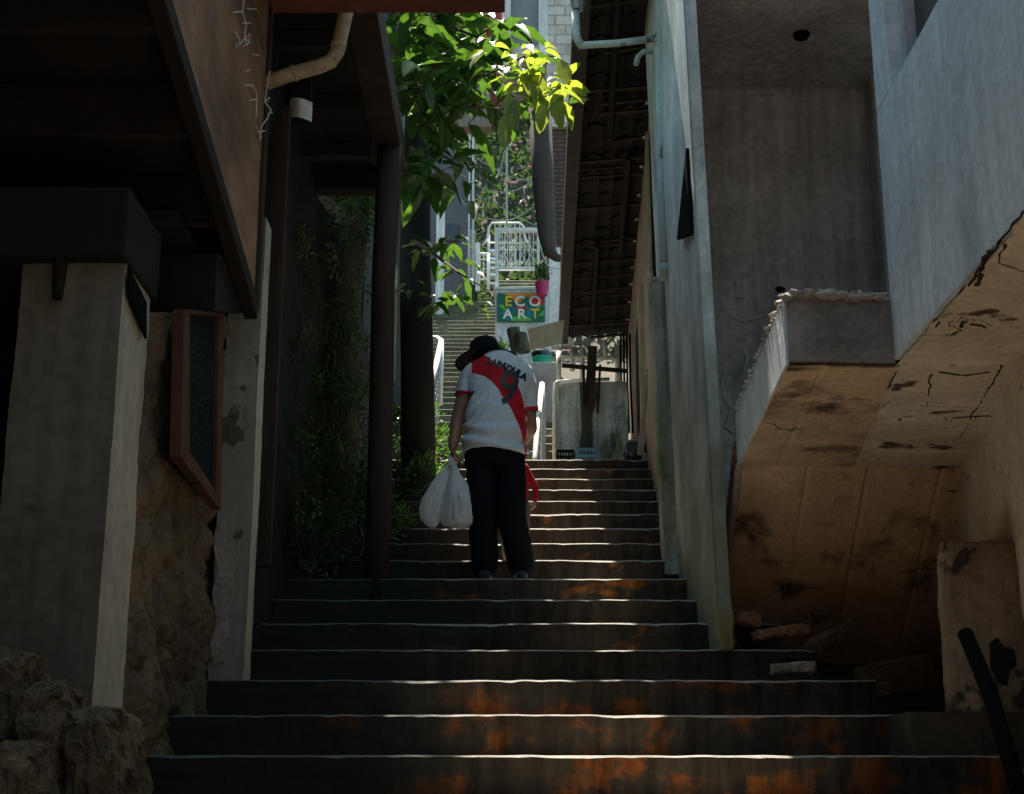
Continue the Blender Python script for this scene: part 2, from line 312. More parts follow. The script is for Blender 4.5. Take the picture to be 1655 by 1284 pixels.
# ------------------------------------------------------------------ stairs
RZ, RG = .19, .46
def nose(n): return (13.6 + n) * RG, (.79 + n) * RZ
def step_mesh(x0, x1, y0, y1, ztop, zbot, seed, seg=.03, amp=.011, chips=True):
    mb = MB(); n = max(8, int((x1 - x0) / seg)); prof = []
    rows = 7
    for i in range(n + 1):
        x = x0 + (x1 - x0) * i / n
        a = nz((x, seed * 3.3, 0), 1.1) * amp * .28 + nz((x, seed * 1.7, 5), 8) * amp * .28
        c = max(0, nz((x, seed * 5.1, 9), 2.4) - .12) * .05 if chips else 0
        c += max(0, nz((x, seed * 2.1, 3), 13) - .1) * .03 if chips else 0
        yf = y0 + nz((x, seed, 2), 1.7) * .008
        mb.v += [Vector((x, y1, ztop + a)), Vector((x, yf + .07 + c, ztop + a)), Vector((x, yf + .012 + c * .6, ztop - .002 + a - c * .10)), Vector((x, yf + .003 + c * .3, ztop - .009 + a - c * .4)),
                 Vector((x, yf + .006, ztop - .06 + nz((x, 3, seed), 9) * .012)), Vector((x, yf + .012 + nz((x, 8, seed), 3) * .008, (ztop + zbot) / 2)), Vector((x, yf + .012, zbot))]
    for i in range(n):
        for j in range(rows - 1):
            a = i * rows + j; mb.f.append((a, a + 1, a + 1 + rows, a + rows)); mb.m.append(0 if j < 3 else 1)
    return mb
stair = thing('concrete_staircase', (0, nose(0)[0], nose(0)[1]), 'worn concrete steps with peeling orange risers climbing the alley in the foreground', 'stairs')
for n in range(-9, 16):
    d, z = nose(n); xr = 2.1 if n <= 1 else 1.78 if n == 2 else 1.6 if n == 3 else 1.5
    if n >= 14: xr = 1.7
    xl = -1.6
    st_ = step_mesh(xl, xr, d, d + RG + .1 if n < 15 else d + 1.6, z, z - RZ - .02, n + 20, amp=.013 if n < 12 else .009)
    if n < -1: continue
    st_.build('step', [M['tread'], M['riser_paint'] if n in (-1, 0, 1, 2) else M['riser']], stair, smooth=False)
M['bounce_paving'] = mat('pale_bounce_paving', (.55, .46, .36), (.42, .35, .27), 2, .9, .4, 20, dirt=.3)
struct(MB().box(-1.4, 1.62, -14, nose(-9)[0] + .1, -1.9, -1.575).build('bounce_paving', M['bounce_paving']))  # unseen pale slab added to bounce sunlight up to the soffit
mb = MB(); mb.box(-2.4, 2.6, nose(-9)[0], nose(-1)[0] + .05, -1.8, -.24); mb.build('lower_steps', M['riser'], stair)
# pit floor at the right
struct(MB().box(1.7, 2.9, 6.3, 9.2, .1, .33).build('ground', M['earth']))
st2 = thing('upper_staircase', (-.3, 15, 3), 'sunlit mossy concrete stairs behind the man, rising from the landing to the sign wall', 'stairs')
for m in range(0, 21):
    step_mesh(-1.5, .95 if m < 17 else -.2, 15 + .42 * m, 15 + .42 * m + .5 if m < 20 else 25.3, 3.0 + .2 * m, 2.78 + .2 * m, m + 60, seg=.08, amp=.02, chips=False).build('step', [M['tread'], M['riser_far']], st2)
st3 = thing('distant_staircase', (-.8, 25, 7), 'narrow shaded stairs left of the sign wall, farthest flight up the alley', 'stairs')
for m in range(0, 24):
    step_mesh(-2.2, -.25, 25 + .36 * m, 25 + .36 * m + .45, 7.0 + .2 * m, 6.78 + .2 * m, m + 90, seg=.1, amp=.02, chips=False).build('step', [M['tread'], M['riser_far']], st3)
st4 = thing('side_staircase', (.2, 29, 10.4), 'short pale steps seen through the white gate above the sign', 'stairs')
for m in range(0, 7):
    step_mesh(-.3, 1.0, 29 + .36 * m, 29.45 + .36 * m, 10.1 + .2 * m, 9.88 + .2 * m, m + 120, seg=.1, amp=.02, chips=False).build('step', [M['tread'], M['riser_far']], st4)
# ------------------------------------------------------------------ right: near house
H = thing('plastered_house', (1.6, 5, -1.5), 'grey plastered house with overhanging upper floor beside the stairs on the right', 'house')
XW = 1.594
c0 = atx(1437, 145, XW); sz = c0.z; sy = c0.y
mb = MB()   # upper wall facing the alley with a window opening
T = .2
y0, y1 = -1.5, 5.76; z0, z1 = 1.735, 6.8
mb.box(XW, XW + T, y0, y1, z0, sz); mb.box(XW, XW + T, sy, y1, sz, z1); mb.box(XW, XW + T, y0, sy - 1.5, sz, z1); mb.box(XW, XW + T, sy - 1.5, sy, sz + 1.3, z1)
mb.build('wall', M['plaster_blue'], H, bevel=.008)
wn = MB().box(XW + .12, XW + .15, sy - 1.5, sy, sz, sz + 1.3).build('window', M['glass_dark'], H)
MB().box(XW + .07, XW + .19, sy - .05, sy - .002, sz + .002, sz + 1.29).box(XW + .07, XW + .19, sy - 1.49, sy - .06, sz + .002, sz + .05).build('window_frame', M['plaster_grey'], wn)
# soffit slab
q = [V(XW - .0, -1.5, 1.73), V(3.6, -1.5, 1.73), V(3.6, 7.75, 1.73), V(1.80, 7.75, 1.73), V(XW, 5.78, 1.73)]
def rough_plate(name, pts4, thick, mt, nu, nv, amp, parent, seams=()):
    a, b, c, d = [Vector(p) for p in pts4]; nrm = (b - a).cross(d - a).normalized()
    def fn(u, v):
        p = a.lerp(b, u).lerp(d.lerp(c, u), v)
        h = nz(p, 1.3, 4) * amp + nz(p, 7, 2) * amp * .4
        for s_, ax in seams:
            t = (u if ax == 'u' else v); h -= amp * 1.3 if abs(t - s_ - .004 * nz(p, 3)) < .006 else 0
            h += (.5 if t > s_ else 0) * amp
        return p + nrm * h
    mb = MB(); mb.grid(fn, nu, nv); k = len(mb.v); mb.add([p + nrm * (-thick) for p in (a, b, c, d)], [(0, 1, 2, 3)])
    return mb.build(name, mt, parent, smooth=False, recalc=False)
# projecting landing slab (broken edge)
A0, A1 = at(1275, 585, 5.76), at(1448, 588, 5.76); zb = A0.z
B0, B1 = V(at(1195, 752, 7.7).x, 7.7, zb), V(at(1380, 752, 7.7).x, 7.7, zb)
MB().hexa([A0, A1, B1, B0], [p + V(0, 0, .30) for p in (A0, A1, B1, B0)]).build('landing_slab', [M['concrete_grey']], H, bevel=.006)
rough_plate('slab_underside', [A0 - V(0, -.002, .012), B0 - V(0, .0, .012), B1 - V(0, 0, .012), A1 - V(0, -.002, .012)], .004, M['concrete_orange'], 60, 30, .006, H, seams=((.33, 'v'), (.66, 'v')))
mb = MB()     # plaster skin on the slab's left side
e0, e1 = A0 + V(-.012, .0, -.01), B0 + V(-.012, 0, -.01)
mb.hexa([e0, A0 + V(.0, 0, -.01), B0 + V(0, 0, -.01), e1], [e0 + V(0, 0, .28), A0 + V(0, 0, .28), B0 + V(0, 0, .28), e1 + V(0, 0, .28)])
mb.build('slab_side', M['plaster_blue'], H)
mb = MB()     # ragged crust along the slab's front and left edges
def crust(p0, p1, r, seed, cnt):
    for i in range(cnt):
        t = i / cnt + random.uniform(-.02, .02); p = p0.lerp(p1, max(0, min(1, t)))
        rr = r * random.uniform(.45, 1.25)
        k = len(mb.v); mb.ball(p + V(random.uniform(-.012, .012), random.uniform(-.012, .012), random.uniform(-.015, .012)), rr * random.uniform(.8, 1.8), rr, rr * random.uniform(.5, .9), 8, 6)
        for j in range(k, len(mb.v)): mb.v[j] = mb.v[j] + Vector((nz(mb.v[j], 40), nz(mb.v[j], 40, 3), nz(mb.v[j], 40, 6))) * .010
up = V(0, 0, .295)
crust(A0 + up, A1 + up, .020, 1, 75); crust(A0 + up, B0 + up, .013, 2, 120); 
mb.build('broken_edge', M['crust'], H)
# main soffit with board marks
rough_plate('soffit', [A1 + V(.0, 0, -.004), V(B1.x, 7.72, zb - .004), V(3.4, 7.72, zb - .004), V(3.4, 5.76, zb - .004)], .2, M['concrete_tan'], 90, 70, .008, H, seams=((.2, 'u'), (.47, 'u'), (.8, 'u')))
rough_plate('soffit', [V(XW + .0, -1.5, zb - .004), V(A1.x, 5.76, zb - .004), V(3.4, 5.76, zb - .004), V(3.4, -1.5, zb - .004)], .2, M['concrete_tan'], 200, 60, .008, H, seams=((.93, 'u'), (.86, 'u'), (.79, 'u')))
MB().box(XW + .03, 3.4, -1.5, 7.72, zb + .01, zb + .28).build('floor_slab', M['concrete_grey'], H)
M['grime'] = mat('grime_mark', (.05, .032, .02), (.03, .02, .014), 9, .95, .3, 30)
def form_mark(px, w_=.006):
    P = [atz(x, y, zb - .007) for x, y in px]; Q = []
    for a_, b_ in zip(P, P[1:]):
        k_ = max(2, int((b_ - a_).length / .02))
        for i in range(k_): q_ = a_.lerp(b_, i / k_); Q.append(q_ + V(nz(q_, 14) * .014, nz(q_, 14, 5) * .014, 0))
    Q.append(P[-1]); MB().tube(Q, [(w_ * (.45 + 1.3 * abs(nz(q_, 22, 3))) , .004) for q_ in Q], 6, side=(1, 0, 0)).build('form_mark', M['grime'], H)
for px_, w_ in (([(1625, 392), (1612, 425), (1654, 438)], .008), ([(1572, 524), (1600, 531), (1654, 530)], .006), ([(1598, 405), (1575, 470), (1556, 530), (1540, 590)], .013), ([(1518, 602), (1560, 606), (1600, 601)], .009),
    ([(1408, 716), (1424, 692), (1456, 678)], .010), ([(1420, 722), (1498, 724), (1516, 697), (1532, 690)], .006), ([(1490, 656), (1590, 658)], .003), ([(1540, 676), (1600, 672)], .006), ([(1506, 605), (1498, 655)], .006),
    ([(1452, 592), (1505, 540), (1580, 440), (1654, 342)], .007), ([(1380, 748), (1410, 670), (1450, 600)], .007), ([(1530, 745), (1590, 640), (1640, 560)], .006)): form_mark(px_, w_)
# sloping stair underside
D0, D1 = V(B0.x, 7.7, zb - .01), V(2.52, 7.7, zb - .01)
E0, E1 = at(1166, 1012, 8.5), V(2.45, 8.5, at(1166, 1012, 8.5).z)
rough_plate('sloping_underside', [D0, E0 + (E0 - D0) * .25, E1 + (E1 - D1) * .25 + V(.5, 0, 0), D1 + V(.5, 0, 0)], .25, M['concrete_orange'], 50, 90, .011, H, seams=((.21, 'v'), (.40, 'v'), (.62, 'v'), (.75, 'v')))
mb = MB(); nn = 40
for i in range(nn + 1):   # ragged pale left edge of the stair flight
    t = i / nn; p = D0.lerp(E0 + (E0 - D0) * .1, t) + V(-.006, -.01, 0); r_ = .012 + .007 * nz(p, 9); mb.v += []
    if i == 0: path = []; rad = []
    path.append(p + V(nz(p, 12) * .006, 0, 0)); rad.append((r_, .02))
mb.tube(path, rad, 6); mb.build('flight_edge', M['crust'], H)
# splayed wall at the far right
P0, P1 = atz(1550, 758, zb), atz(1655, 588, zb)
dirv = (P1 - P0)
rough_plate('side_wall', [V(*(P1 + dirv * .35).xy, -.6), V(*(P1 + dirv * .35).xy, zb), P0 - dirv * .7, V(*(P0 - dirv * .7).xy, -.6)], .3, M['concrete_tan'], 60, 90, .012, H, seams=((.55, 'u'), (.16, 'v')))
# recess: back wall, ceiling, side walls
bx0 = at(1128, 145, 9.0)
rough_plate('recess_wall', [V(bx0.x - .02, 9.0, -.1), V(3.6, 9.0, -.1), V(3.6, 9.0, bx0.z), V(bx0.x - .02, 9.0, bx0.z)], .3, M['plaster_grey'], 50, 60, .01, H)
MB().box(1.10, 3.8, 4.9, 9.3, bx0.z, bx0.z + .25).build('ceiling', M['plaster_grey'], H)
MB().box(2.42, 2.62, 8.8, 9.0, 1.9, bx0.z).build('pilaster', M['plaster_grey'], H)
MB().box(3.3, 3.5, 5.8, 9.0, 1.9, bx0.z).build('recess_side', M['plaster_grey'], H)
M['chalk'] = mat('chalk', (.52, .56, .57), (.4, .43, .44), 12, .95, 0.0, 20)
for ln in ([(1190, 455), (1192, 482), (1204, 480)], [(1196, 500), (1222, 478), (1226, 505)], [(1242, 455), (1240, 480), (1252, 470)], [(1178, 508), (1200, 520), (1230, 512)], [(1160, 600), (1172, 590), (1166, 625)], [(1168, 640), (1182, 660), (1172, 690), (1186, 700)], [(1200, 560), (1208, 580), (1202, 600)]):
    MB().tube([at(x, y, 8.985) for x, y in ln], [(.003, .008)] * len(ln), 5, side=(0, 1, 0)).build('scrawl', M['chalk'], H)
MB().ball(at(1261, 468, 8.98), .035, .012, .022, 8, 6).build('wall_hole', M['black'], H)
fx = atz(1295, 55, bx0.z)
MB().tube([fx + V(0, 0, 0), fx + V(0, 0, -.03)], [.055, .045], 18).build('light_fitting', M['black'], H)
# thin outer wall beside the alley
s_b, s_t = at(1162, 1036, 7.68), at(1098, -120, 7.68)
def sx(z):
    t = (z - s_b.z) / (s_t.z - s_b.z); return s_b.x + (s_t.x - s_b.x) * t
def wf(u, v):
    z = .2 + 7.0 * v; y = 7.68 + 2.3 * u; return V(sx(z) + .02 * u + .004 * nz((0, y, z), 2), y, z)
mb = MB(); mb.grid(wf, 40, 60); k = len(mb.v)
mb.grid(lambda u, v: (sx(.2 + 7 * v) + .012 + u * .062, 7.68, .2 + 7.0 * v), 2, 60)
mb.grid(lambda u, v: (sx(.2 + 7 * v) + .074, 7.68 + 2.3 * u, .2 + 7.0 * v), 4, 20)
mb.grid(lambda u, v: (sx(.2 + 7 * v) + .012 * u, 7.692 - .012 * u, .2 + 7 * v), 1, 60)
wl = mb.build('alley_wall', M['alley_plaster'], H, recalc=False)
t0, t1, t2 = atx(1114, 240, 1.035), atx(1099, 388, 1.035), atx(1121, 380, 1.045)
MB().prism([t0, t1, t2], (-.02, 0, 0)).build('narrow_opening', M['black'], H)
# lower-right battered concrete block
def blob_box(name, x0, x1, y0, y1, z0, z1, mt, parent=None, amp=.03, n=14, sc=3, smooth=False, flat=True):
    bm = bmesh.new(); bmesh.ops.create_cube(bm, size=1)
    bmesh.ops.subdivide_edges(bm, edges=bm.edges, cuts=n, use_grid_fill=True)
    for v in bm.verts:
        p = v.co.copy(); q = Vector((abs(p.x * 2), abs(p.y * 2), abs(p.z * 2)))
        k_ = 26 if flat else 7; L = (q.x ** k_ + q.y ** k_ + q.z ** k_) ** (1 / k_) / max(q.x, q.y, q.z, .01); p = p / L
        w_ = Vector((x0 + (x1 - x0) * (p.x + .5), y0 + (y1 - y0) * (p.y + .5), z0 + (z1 - z0) * (p.z + .5)))
        nn = noise.noise_vector(w_ * sc) * amp + noise.noise_vector(w_ * sc * 4) * amp * .4 + noise.noise_vector(w_ * sc * 11) * amp * .22
        if not flat:
            dd_, pp_ = noise.voronoi(w_ * 7); nn += (w_ - Vector(pp_[0]) / 7).normalized() * amp * .5 * min(1, (dd_[1] - dd_[0]) * 2) * -1
        v.co = w_ + nn
    m = MB(); m.v = [v.co.copy() for v in bm.verts]; m.f = [tuple(v.index for v in f.verts) for f in bm.faces]; m.m = [0] * len(m.f); bm.free()
    return m.build(name, mt, parent, smooth=smooth)
MB().box(2.05, 2.6, -1.5, (P1 + dirv * .33).y, -1.6, zb).build('side_wall', M['concrete_tan'], H)
cb = blob_box('concrete_block', at(1520, 900, 6.3).x, 3.1, 6.3, 7.9, -.4, at(1560, 868, 6.33).z, M['block_paint'], amp=.03, n=30)
for v in cb.data.vertices:
    v.co.x += max(0, v.co.y - 6.35) * .42 * max(0, 1 - (v.co.x - 1.87) / 1.2)
cpt = [(1600, 1040), (1612, 1030), (1622, 1045), (1640, 1050), (1644, 1075), (1632, 1085), (1628, 1110), (1612, 1104), (1602, 1080)]
MB().prism([at(x, y, 6.29) for x, y in cpt], (0, .05, 0)).build('broken_patch', M['dark_wall'], cb)
tag(cb, 'battered beige concrete block with dark patches at the right edge', 'block')
# leaning black pipe
mb = MB().tube([at(1560, 1024, 5.5), at(1600, 1120, 5.3), at(1650, 1290, 4.9)], .03, 12)
tag(mb.build('leaning_pipe', M['black'], smooth=True), 'black pipe leaning in front of the battered concrete block', 'pipe')
# debris under the slab
def rubble(px, py, d, w_, h_, l_, rot, tilt, mt, name, label, cat, group='rubble under the overhang'):
    o = blob_box(name, -w_ / 2, w_ / 2, -l_ / 2, l_ / 2, 0, h_, mt, amp=.022, n=16, sc=8)
    o.location = at(px, py, d); o.rotation_euler = (0, tilt, rot); tag(o, label, cat, group)
rubble(1262, 1030, 7.85, .30, .05, .12, .1, R(-5), M['brick_loose'], 'brick', 'flat reddish brick lying at the foot of the leaning slab', 'brick')
rubble(1352, 1034, 7.7, .34, .055, .15, .25, R(-26), M['stone'], 'broken_board', 'broken tan slab piece tilted up over the dark pit', 'rubble')
rubble(1281, 1088, 7.3, .21, .045, .12, 0, 0, M['concrete_grey'], 'stone', 'small pale grey stone lying on the step below the bricks', 'stone')
rubble(1277, 1075, 7.35, .12, .03, .1, .3, R(5), M['wood_dark'], 'wood_scrap', 'dark wood scrap lying on the pale grey stone', 'scrap')
rubble(1205, 1012, 8.0, .14, .08, .1, .4, R(10), M['brick_loose'], 'brick', 'small rounded brick piece in the corner behind the wall end', 'brick')
rubble(1452, 1120, 7.6, .36, .16, .25, .3, R(-8), M['stone'], 'stone', 'large dark stone deep in the pit beside the concrete block', 'stone')
# dry grass at the wall foot
mb = MB()
for i in range(90):
    p = V(random.uniform(1.085, 1.15), random.uniform(7.60, 7.67), nose(3)[1]); q_ = p + V(random.uniform(-.03, .03), random.uniform(-.03, .01), random.uniform(.04, .26))
    mb.tube([p, p.lerp(q_, .6) + V(random.uniform(-.01, .01), 0, 0), q_], [.0018, .0015, .0006], 4, cap=False)
M['straw'] = mat('straw', (.42, .36, .16), None, 6, .8, 0, 20)
stuff(mb.build('dry_grass', M['straw']), 'tuft of dry yellow grass at the foot of the wall end', 'grass')
# ------------------------------------------------------------------ right: mossy post and pipes
mp_ = MB(); pz1 = at(1070, 447, 9.45).z
a = at(1052, 450, 9.45); b = at(1096, 450, 9.45); c = at(1110, 868, 9.45); dd = at(1074, 868, 9.45)
def postfn(u, v):
    u4 = u * 4; zt = nose(7)[1] - .1 + (pz1 - nose(7)[1] + .1) * v; l = dd.lerp(a, v); r_ = c.lerp(b, v); wq = .2
    cs = [V(l.x, 9.45, zt), V(r_.x, 9.45, zt), V(r_.x, 9.45 + wq, zt), V(l.x, 9.45 + wq, zt), V(l.x, 9.45, zt)]
    i = min(3, int(u4)); p = cs[i].lerp(cs[i + 1], u4 - i); return p + noise.noise_vector(p * 9) * .008 + noise.noise_vector(p * 30) * .003
mb = MB().grid(postfn, 48, 90)
o = mb.build('concrete_post', M['plaster_mossy'], recalc=False); tag(o, 'rough mossy concrete post standing on the steps below the vertical pipe', 'post')
mb = MB()
for i in range(40):
    mb.ball(V(random.uniform(a.x - .01, b.x + .01), random.uniform(9.44, 9.62), pz1 + random.uniform(-.03, .02)), random.uniform(.01, .03), None, random.uniform(.01, .025), 7, 5)
mb.build('broken_top', M['crust'], o)
mb = MB().tube([at(1066, 64, 9.2), at(1069, 230, 9.2), at(1075, 452, 9.2)], .036, 16)
pp = mb.build('drain_pipe', M['pipe_grey'], smooth=True); tag(pp, 'grey green vertical drain pipe above the mossy post', 'pipe')
MB().tube([at(935, 74, 9.2), at(1000, 70, 9.2), at(1064, 62, 9.2)], .026, 12).build('cross_pipe', M['pipe_grey'], pp, smooth=True)
MB().tube([at(1066, 52, 9.2), at(1066, 76, 9.2)], .042, 16).tube([at(1074, 428, 9.2), at(1074, 440, 9.2)], .043, 16).tube([at(930, 20, 9.2), at(932, 62, 9.2), at(940, 74, 9.2)], .03, 12).build('pipe_joint', M['pipe_grey'], pp, smooth=True)
arc = [at(1055, 84, 9.4), at(1040, 84, 9.4), at(1031, 92, 9.4), at(1028, 105, 9.4)]
tag(MB().tube(arc, .02, 12).build('curved_pipe', M['pipe_grey'], smooth=True), 'short curved grey pipe stub below the horizontal pipe', 'pipe')
lt = MB().tube([at(934, -30, 9.2), at(934, 2, 9.2), at(934, 17, 9.2)], [.06, .055, .04], 8)
tag(lt.build('glass_lantern', M['glass_grey']), 'pale grey glass jar fitting at the top edge above the pipe elbow', 'lamp')
# ------------------------------------------------------------------ right: second house with eave
H2 = thing('tiled_house', (1.3, 13, 2.4), 'old tan house with low tiled eave behind the mossy post', 'house')
def hx(y): return 1.12 + .049 * (y - 10)
def hq(y0, y1, z0, z1, off=0, th=.2):
    return [V(hx(y0) + off, y0, z0), V(hx(y1) + off, y1, z0), V(hx(y1) + off, y1, z1), V(hx(y0) + off, y0, z1)], V(th, 0, 0)
mb = MB(); mb.grid(lambda u, v: V(hx(9.7 + 8.1 * u) + .012 * nz((0, 9.7 + 8 * u, 4 * v), 2), 9.7 + 8.1 * u, 1.2 + 4.5 * v), 60, 40); mb.build('wall', M['house_tan'], H2, recalc=False)
MB().prism(*hq(9.7, 17.8, 1.2, 5.9, .03, .3)).build('wall_core', M['house_tan'], H2)
MB().prism(*hq(9.9, 11.2, 4.0, 5.3, -.02, .02)).build('window', M['black'], H2)
MB().prism(*hq(13.6, 15.0, 3.0, 4.75, -.02, .02)).build('door', M['wood_dark'], H2)
for ya, yb, za, zb_ in ((9.75, 9.9, 2.6, 5.4), (11.2, 11.32, 3.9, 5.4), (13.45, 13.6, 2.9, 4.85)):
    MB().prism(*hq(ya, yb, za, zb_, -.045, .045)).build('frame', M['cardboard'], H2)
MB().prism([at(1044, 600, 12.9), at(1050, 590, 12.9), at(1040, 735, 12.7), at(1030, 735, 12.7)], (0, .03, 0)).build('leaning_board', M['house_tan'], H2)
ez = 5.6
def eo(y): return .47 + .017 * (y - 9.4)
for i in range(40):    # corrugated tile undersides between battens
    y = 8.9 + i * .225
    if y > 17.8: break
    y += random.uniform(-.06, .06)
    if random.random() < .3: continue
    xa = random.choice((0, 0, .15, .3)); MB().bar(V(eo(y) + .1 + xa, y, ez + .03), V(hx(y) + .1, y + random.uniform(-.05, .05), ez + .10), .025 + .03 * random.random(), .02).build('batten', M['batten'], H2)
H2['kind'] = 'thing'
tl = MB()
for i in range(30):
    y = 8.9 + i * .31
    if y > 17.7: break
    for j in range(6):
        x0_ = eo(y) + .02 + (hx(y) + .15 - eo(y)) * j / 6; wd = (hx(y) + .15 - eo(y)) / 6
        tl.grid(lambda u, v: V(x0_ + wd * u, y + .33 * v, ez + .06 + .085 * (x0_ + wd * u - eo(y)) + .035 * math.sin(math.pi * u) + .012 * v + .022 * nz((x0_ * 3, y * 2, 0), 2) + .01 * nz((x0_ + wd * u, y, 4), 9)), 5, 1)
tl.build('roof_tile', M['roof_tile'], H2, recalc=False)
MB().prism([V(eo(8.9), 8.9, ez + .13), V(eo(17.8), 17.8, ez + .13), V(hx(17.8) + .2, 17.8, ez + .2), V(hx(8.9) + .2, 8.9, ez + .2)], (0, 0, .15)).build('roof', M['roof_tile'], H2)
for ya, yb, t in ((9.1, 11.9, .3), (12.2, 14.6, .55), (14.4, 17.5, .35)):
    MB().bar(V(eo(ya) + t, ya, ez + .02), V(eo(yb) + t + .06, yb, ez + .03), .04, .05).build('rafter', M['roof_tile'], H2)
MB().bar(V(eo(8.9) + .045, 8.9, ez + .04), V(eo(17.8) + .045, 17.8, ez + .04), .13, .12).build('gutter', M['facia'], H2, bevel=.01)
mb = MB()
for i in range(14):
    y = 9.2 + i * .65 + random.uniform(-.1, .1); MB().ball(V(hx(y) - .03, y, ez + .03), .02, .03, .01, 6, 4).build('chipped_tile', M['crust'], H2)
mb = MB().prism([at(854, 533, 16.6), at(912, 519, 16.2), at(908, 556, 16.2), at(856, 567, 16.6)], (0, .03, .01)); mb.prism([at(853, 532, 16.6), at(912, 517, 16.2), at(912, 520, 16.2), at(853, 535, 16.6)], (0, .25, .03))
tag(mb.build('beige_board', M['cardboard']), 'beige board jutting out from the far end of the tiled eave', 'board')
WF = thing('wooden_trestle', at(955, 670, 15.0), 'dark wooden boards nailed together in front of the mossy white wall', 'timber')
MB().bar(at(958, 560, 15.0), at(952, 662, 15.0), .10, .03, (0, 1, 0)).build('upright', M['wood_post'], WF)
MB().bar(at(943, 590, 14.95), at(944, 655, 14.95), .03, .03).bar(at(970, 590, 14.95), at(966, 668, 14.95), .025, .03).build('upright', M['wood_dark'], WF)
MB().bar(at(908, 591, 14.9), at(1012, 600, 14.9), .04, .04).build('crossbar', M['wood_dark'], WF)
# painted wall with moss
M['olive'] = mat('bare_render', (.10, .10, .06), (.05, .05, .035), 5, .95, .6, 20, drip=.5)
mw = MB(); wl0, wl1 = at(897, 617, 15.2), at(1014, 614, 15.2)
mw.grid(lambda u, v: V(wl0.x + (wl1.x - wl0.x) * u + .01 * nz((u, v, 0), 4), 15.2 + .012 * nz((u * 2, v * 3, 1), 2), 2.9 + (wl0.z - 2.9) * v), 30, 30)
mw.box(wl0.x, wl1.x, 15.215, 15.5, 2.9, wl0.z - .005)
ow = mw.build('parapet_wall', M['mossy_white'], recalc=False); tag(ow, 'white painted low wall stained with green moss at the stair landing', 'wall')
MB().tube([at(903, 617, 15.15), at(898, 619, 15.15), at(896, 640, 15.15), at(896, 750, 15.15)], .022, 8).tube([at(903, 617, 15.15), at(985, 613, 15.15)], .02, 8).build('rail', M['white_paint'], ow, smooth=True)
MB().prism([at(936, 618, 15.18), at(962, 617, 15.18), at(966, 640, 15.18), at(955, 675, 15.18), at(958, 745, 15.18), at(934, 745, 15.18), at(940, 690, 15.18)], (0, -.004, 0)).build('bare_patch', M['olive'], ow)
w1 = [at(1007, 652, 15.12), at(998, 660, 15.1), at(1000, 690, 15.1), at(990, 715, 15.1), at(976, 740, 15.1)]
w2 = [at(1003, 655, 15.12), at(994, 670, 15.1), at(996, 695, 15.1), at(984, 722, 15.1), at(978, 740, 15.1)]
tag(MB().tube(w1, .004, 5).tube(w2, .004, 5).build('cable', M['blue_plastic']), 'thin blue cable hanging down the mossy white wall', 'cable')
mb = MB()
for k, x in enumerate((1003, 1008, 1013, 1018)): mb.tube([at(x, 540, 15.6), at(x + 1, 620, 15.5), at(x + 2 + k, 700, 15.3)], .012, 6)
tag(mb.build('cable_bundle', M['black']), 'bundle of black cables running down beside the tan house', 'cable')
def crate(px0, px1, py0, py1, d, mt, label):
    p = at(px0, py0, d); q = at(px1, py1, d); o = thing('plastic_crate', (p.x, d, q.z), label, 'crate', 'crates at the foot of the wall')
    x0, x1, z0, z1 = p.x, q.x, q.z, p.z
    mb = MB(); tk = .012
    for a_ in (z0, (z0 + z1) / 2 - .01, z1 - .03): mb.box(x0, x1, d, d + tk, a_, a_ + .03).box(x0, x0 + tk, d + tk, d + .3, a_, a_ + .03).box(x1 - tk, x1, d + tk, d + .3, a_, a_ + .03)
    n = 6
    for i in range(n + 1): xx = x0 + (x1 - x0 - .015) * i / n; mb.box(xx, xx + .015, d + .003, d + .010, z0, z1 - .002)
    mb.build('body', mt, o); MB().box(x0 + .01, x1 - .01, d + .012, d + .28, z0, z0 + .02).build('bottom', mt, o); return o
crate(931, 966, 724, 752, 14.7, M['blue_plastic'], 'blue plastic crate below the hanging cable')
crate(900, 929, 727, 752, 14.75, M['black'], 'black plastic crate left of the blue crate')
# rails right of stair
def rails(name, label, segs, rad=.025, extra=None, group=None):
    o = thing(name, segs[0][-1], label, 'railing', group)
    for i, s_ in enumerate(segs): MB().tube(s_, rad, 10).build('rail' if i == 0 else 'post', M['white_paint'], o, smooth=True)
    if extra: extra(o)
    return o
rails('handrail', 'white tube handrail just right of the man leading up from the landing', [[at(876, 621, 17.5), at(869, 680, 16), at(865, 742, 14.8), at(864, 760, 14.8)], [at(876, 621, 17.5), at(877, 660, 17.5), at(878, 700, 17.5), at(877, 750, 16.5)]], .033)
rails('terrace_railing', 'white railing standing on the mossy white wall', [[at(903, 568, 16.6), at(903, 625, 16.6)], [at(941, 562, 16.6), at(941, 625, 16.6)], [at(925, 562, 16.6), at(925, 600, 16.6)], [at(978, 550, 16.6), at(978, 580, 16.6)], [at(998, 560, 16.6), at(998, 625, 16.6)], [at(903, 579, 16.6), at(1010, 578, 16.6)]], .03)
def lattice(o):
    mb = MB(); a0, a1 = at(694, 640, 15.1), at(711, 560, 17.6); b0 = V(a0.x, a0.y, a0.z - .75); b1 = V(a1.x, a1.y, a1.z - .9)
    for i in range(13):
        t = i / 12; mb.tube([a0.lerp(a1, t), b0.lerp(b1, t)], .006, 5)
    for k in range(6): mb.tube([a0.lerp(b0, k / 5), a1.lerp(b1, k / 5)], .006, 5)
    mb.build('wire_mesh', M['pipe_grey'], o)
rails('stair_railing', 'white tube railing with wire mesh left of the man below the trees', [[at(684, 546, 17.7), at(706, 547, 17.7), at(713, 551, 17.5), at(705, 590, 16.2), at(692, 630, 15.1), at(694, 670, 15.1), at(698, 735, 15.1)], [at(713, 551, 17.5), at(711, 655, 17.5)], [at(688, 547, 17.7), at(688, 680, 17.7)]], .035, lattice)
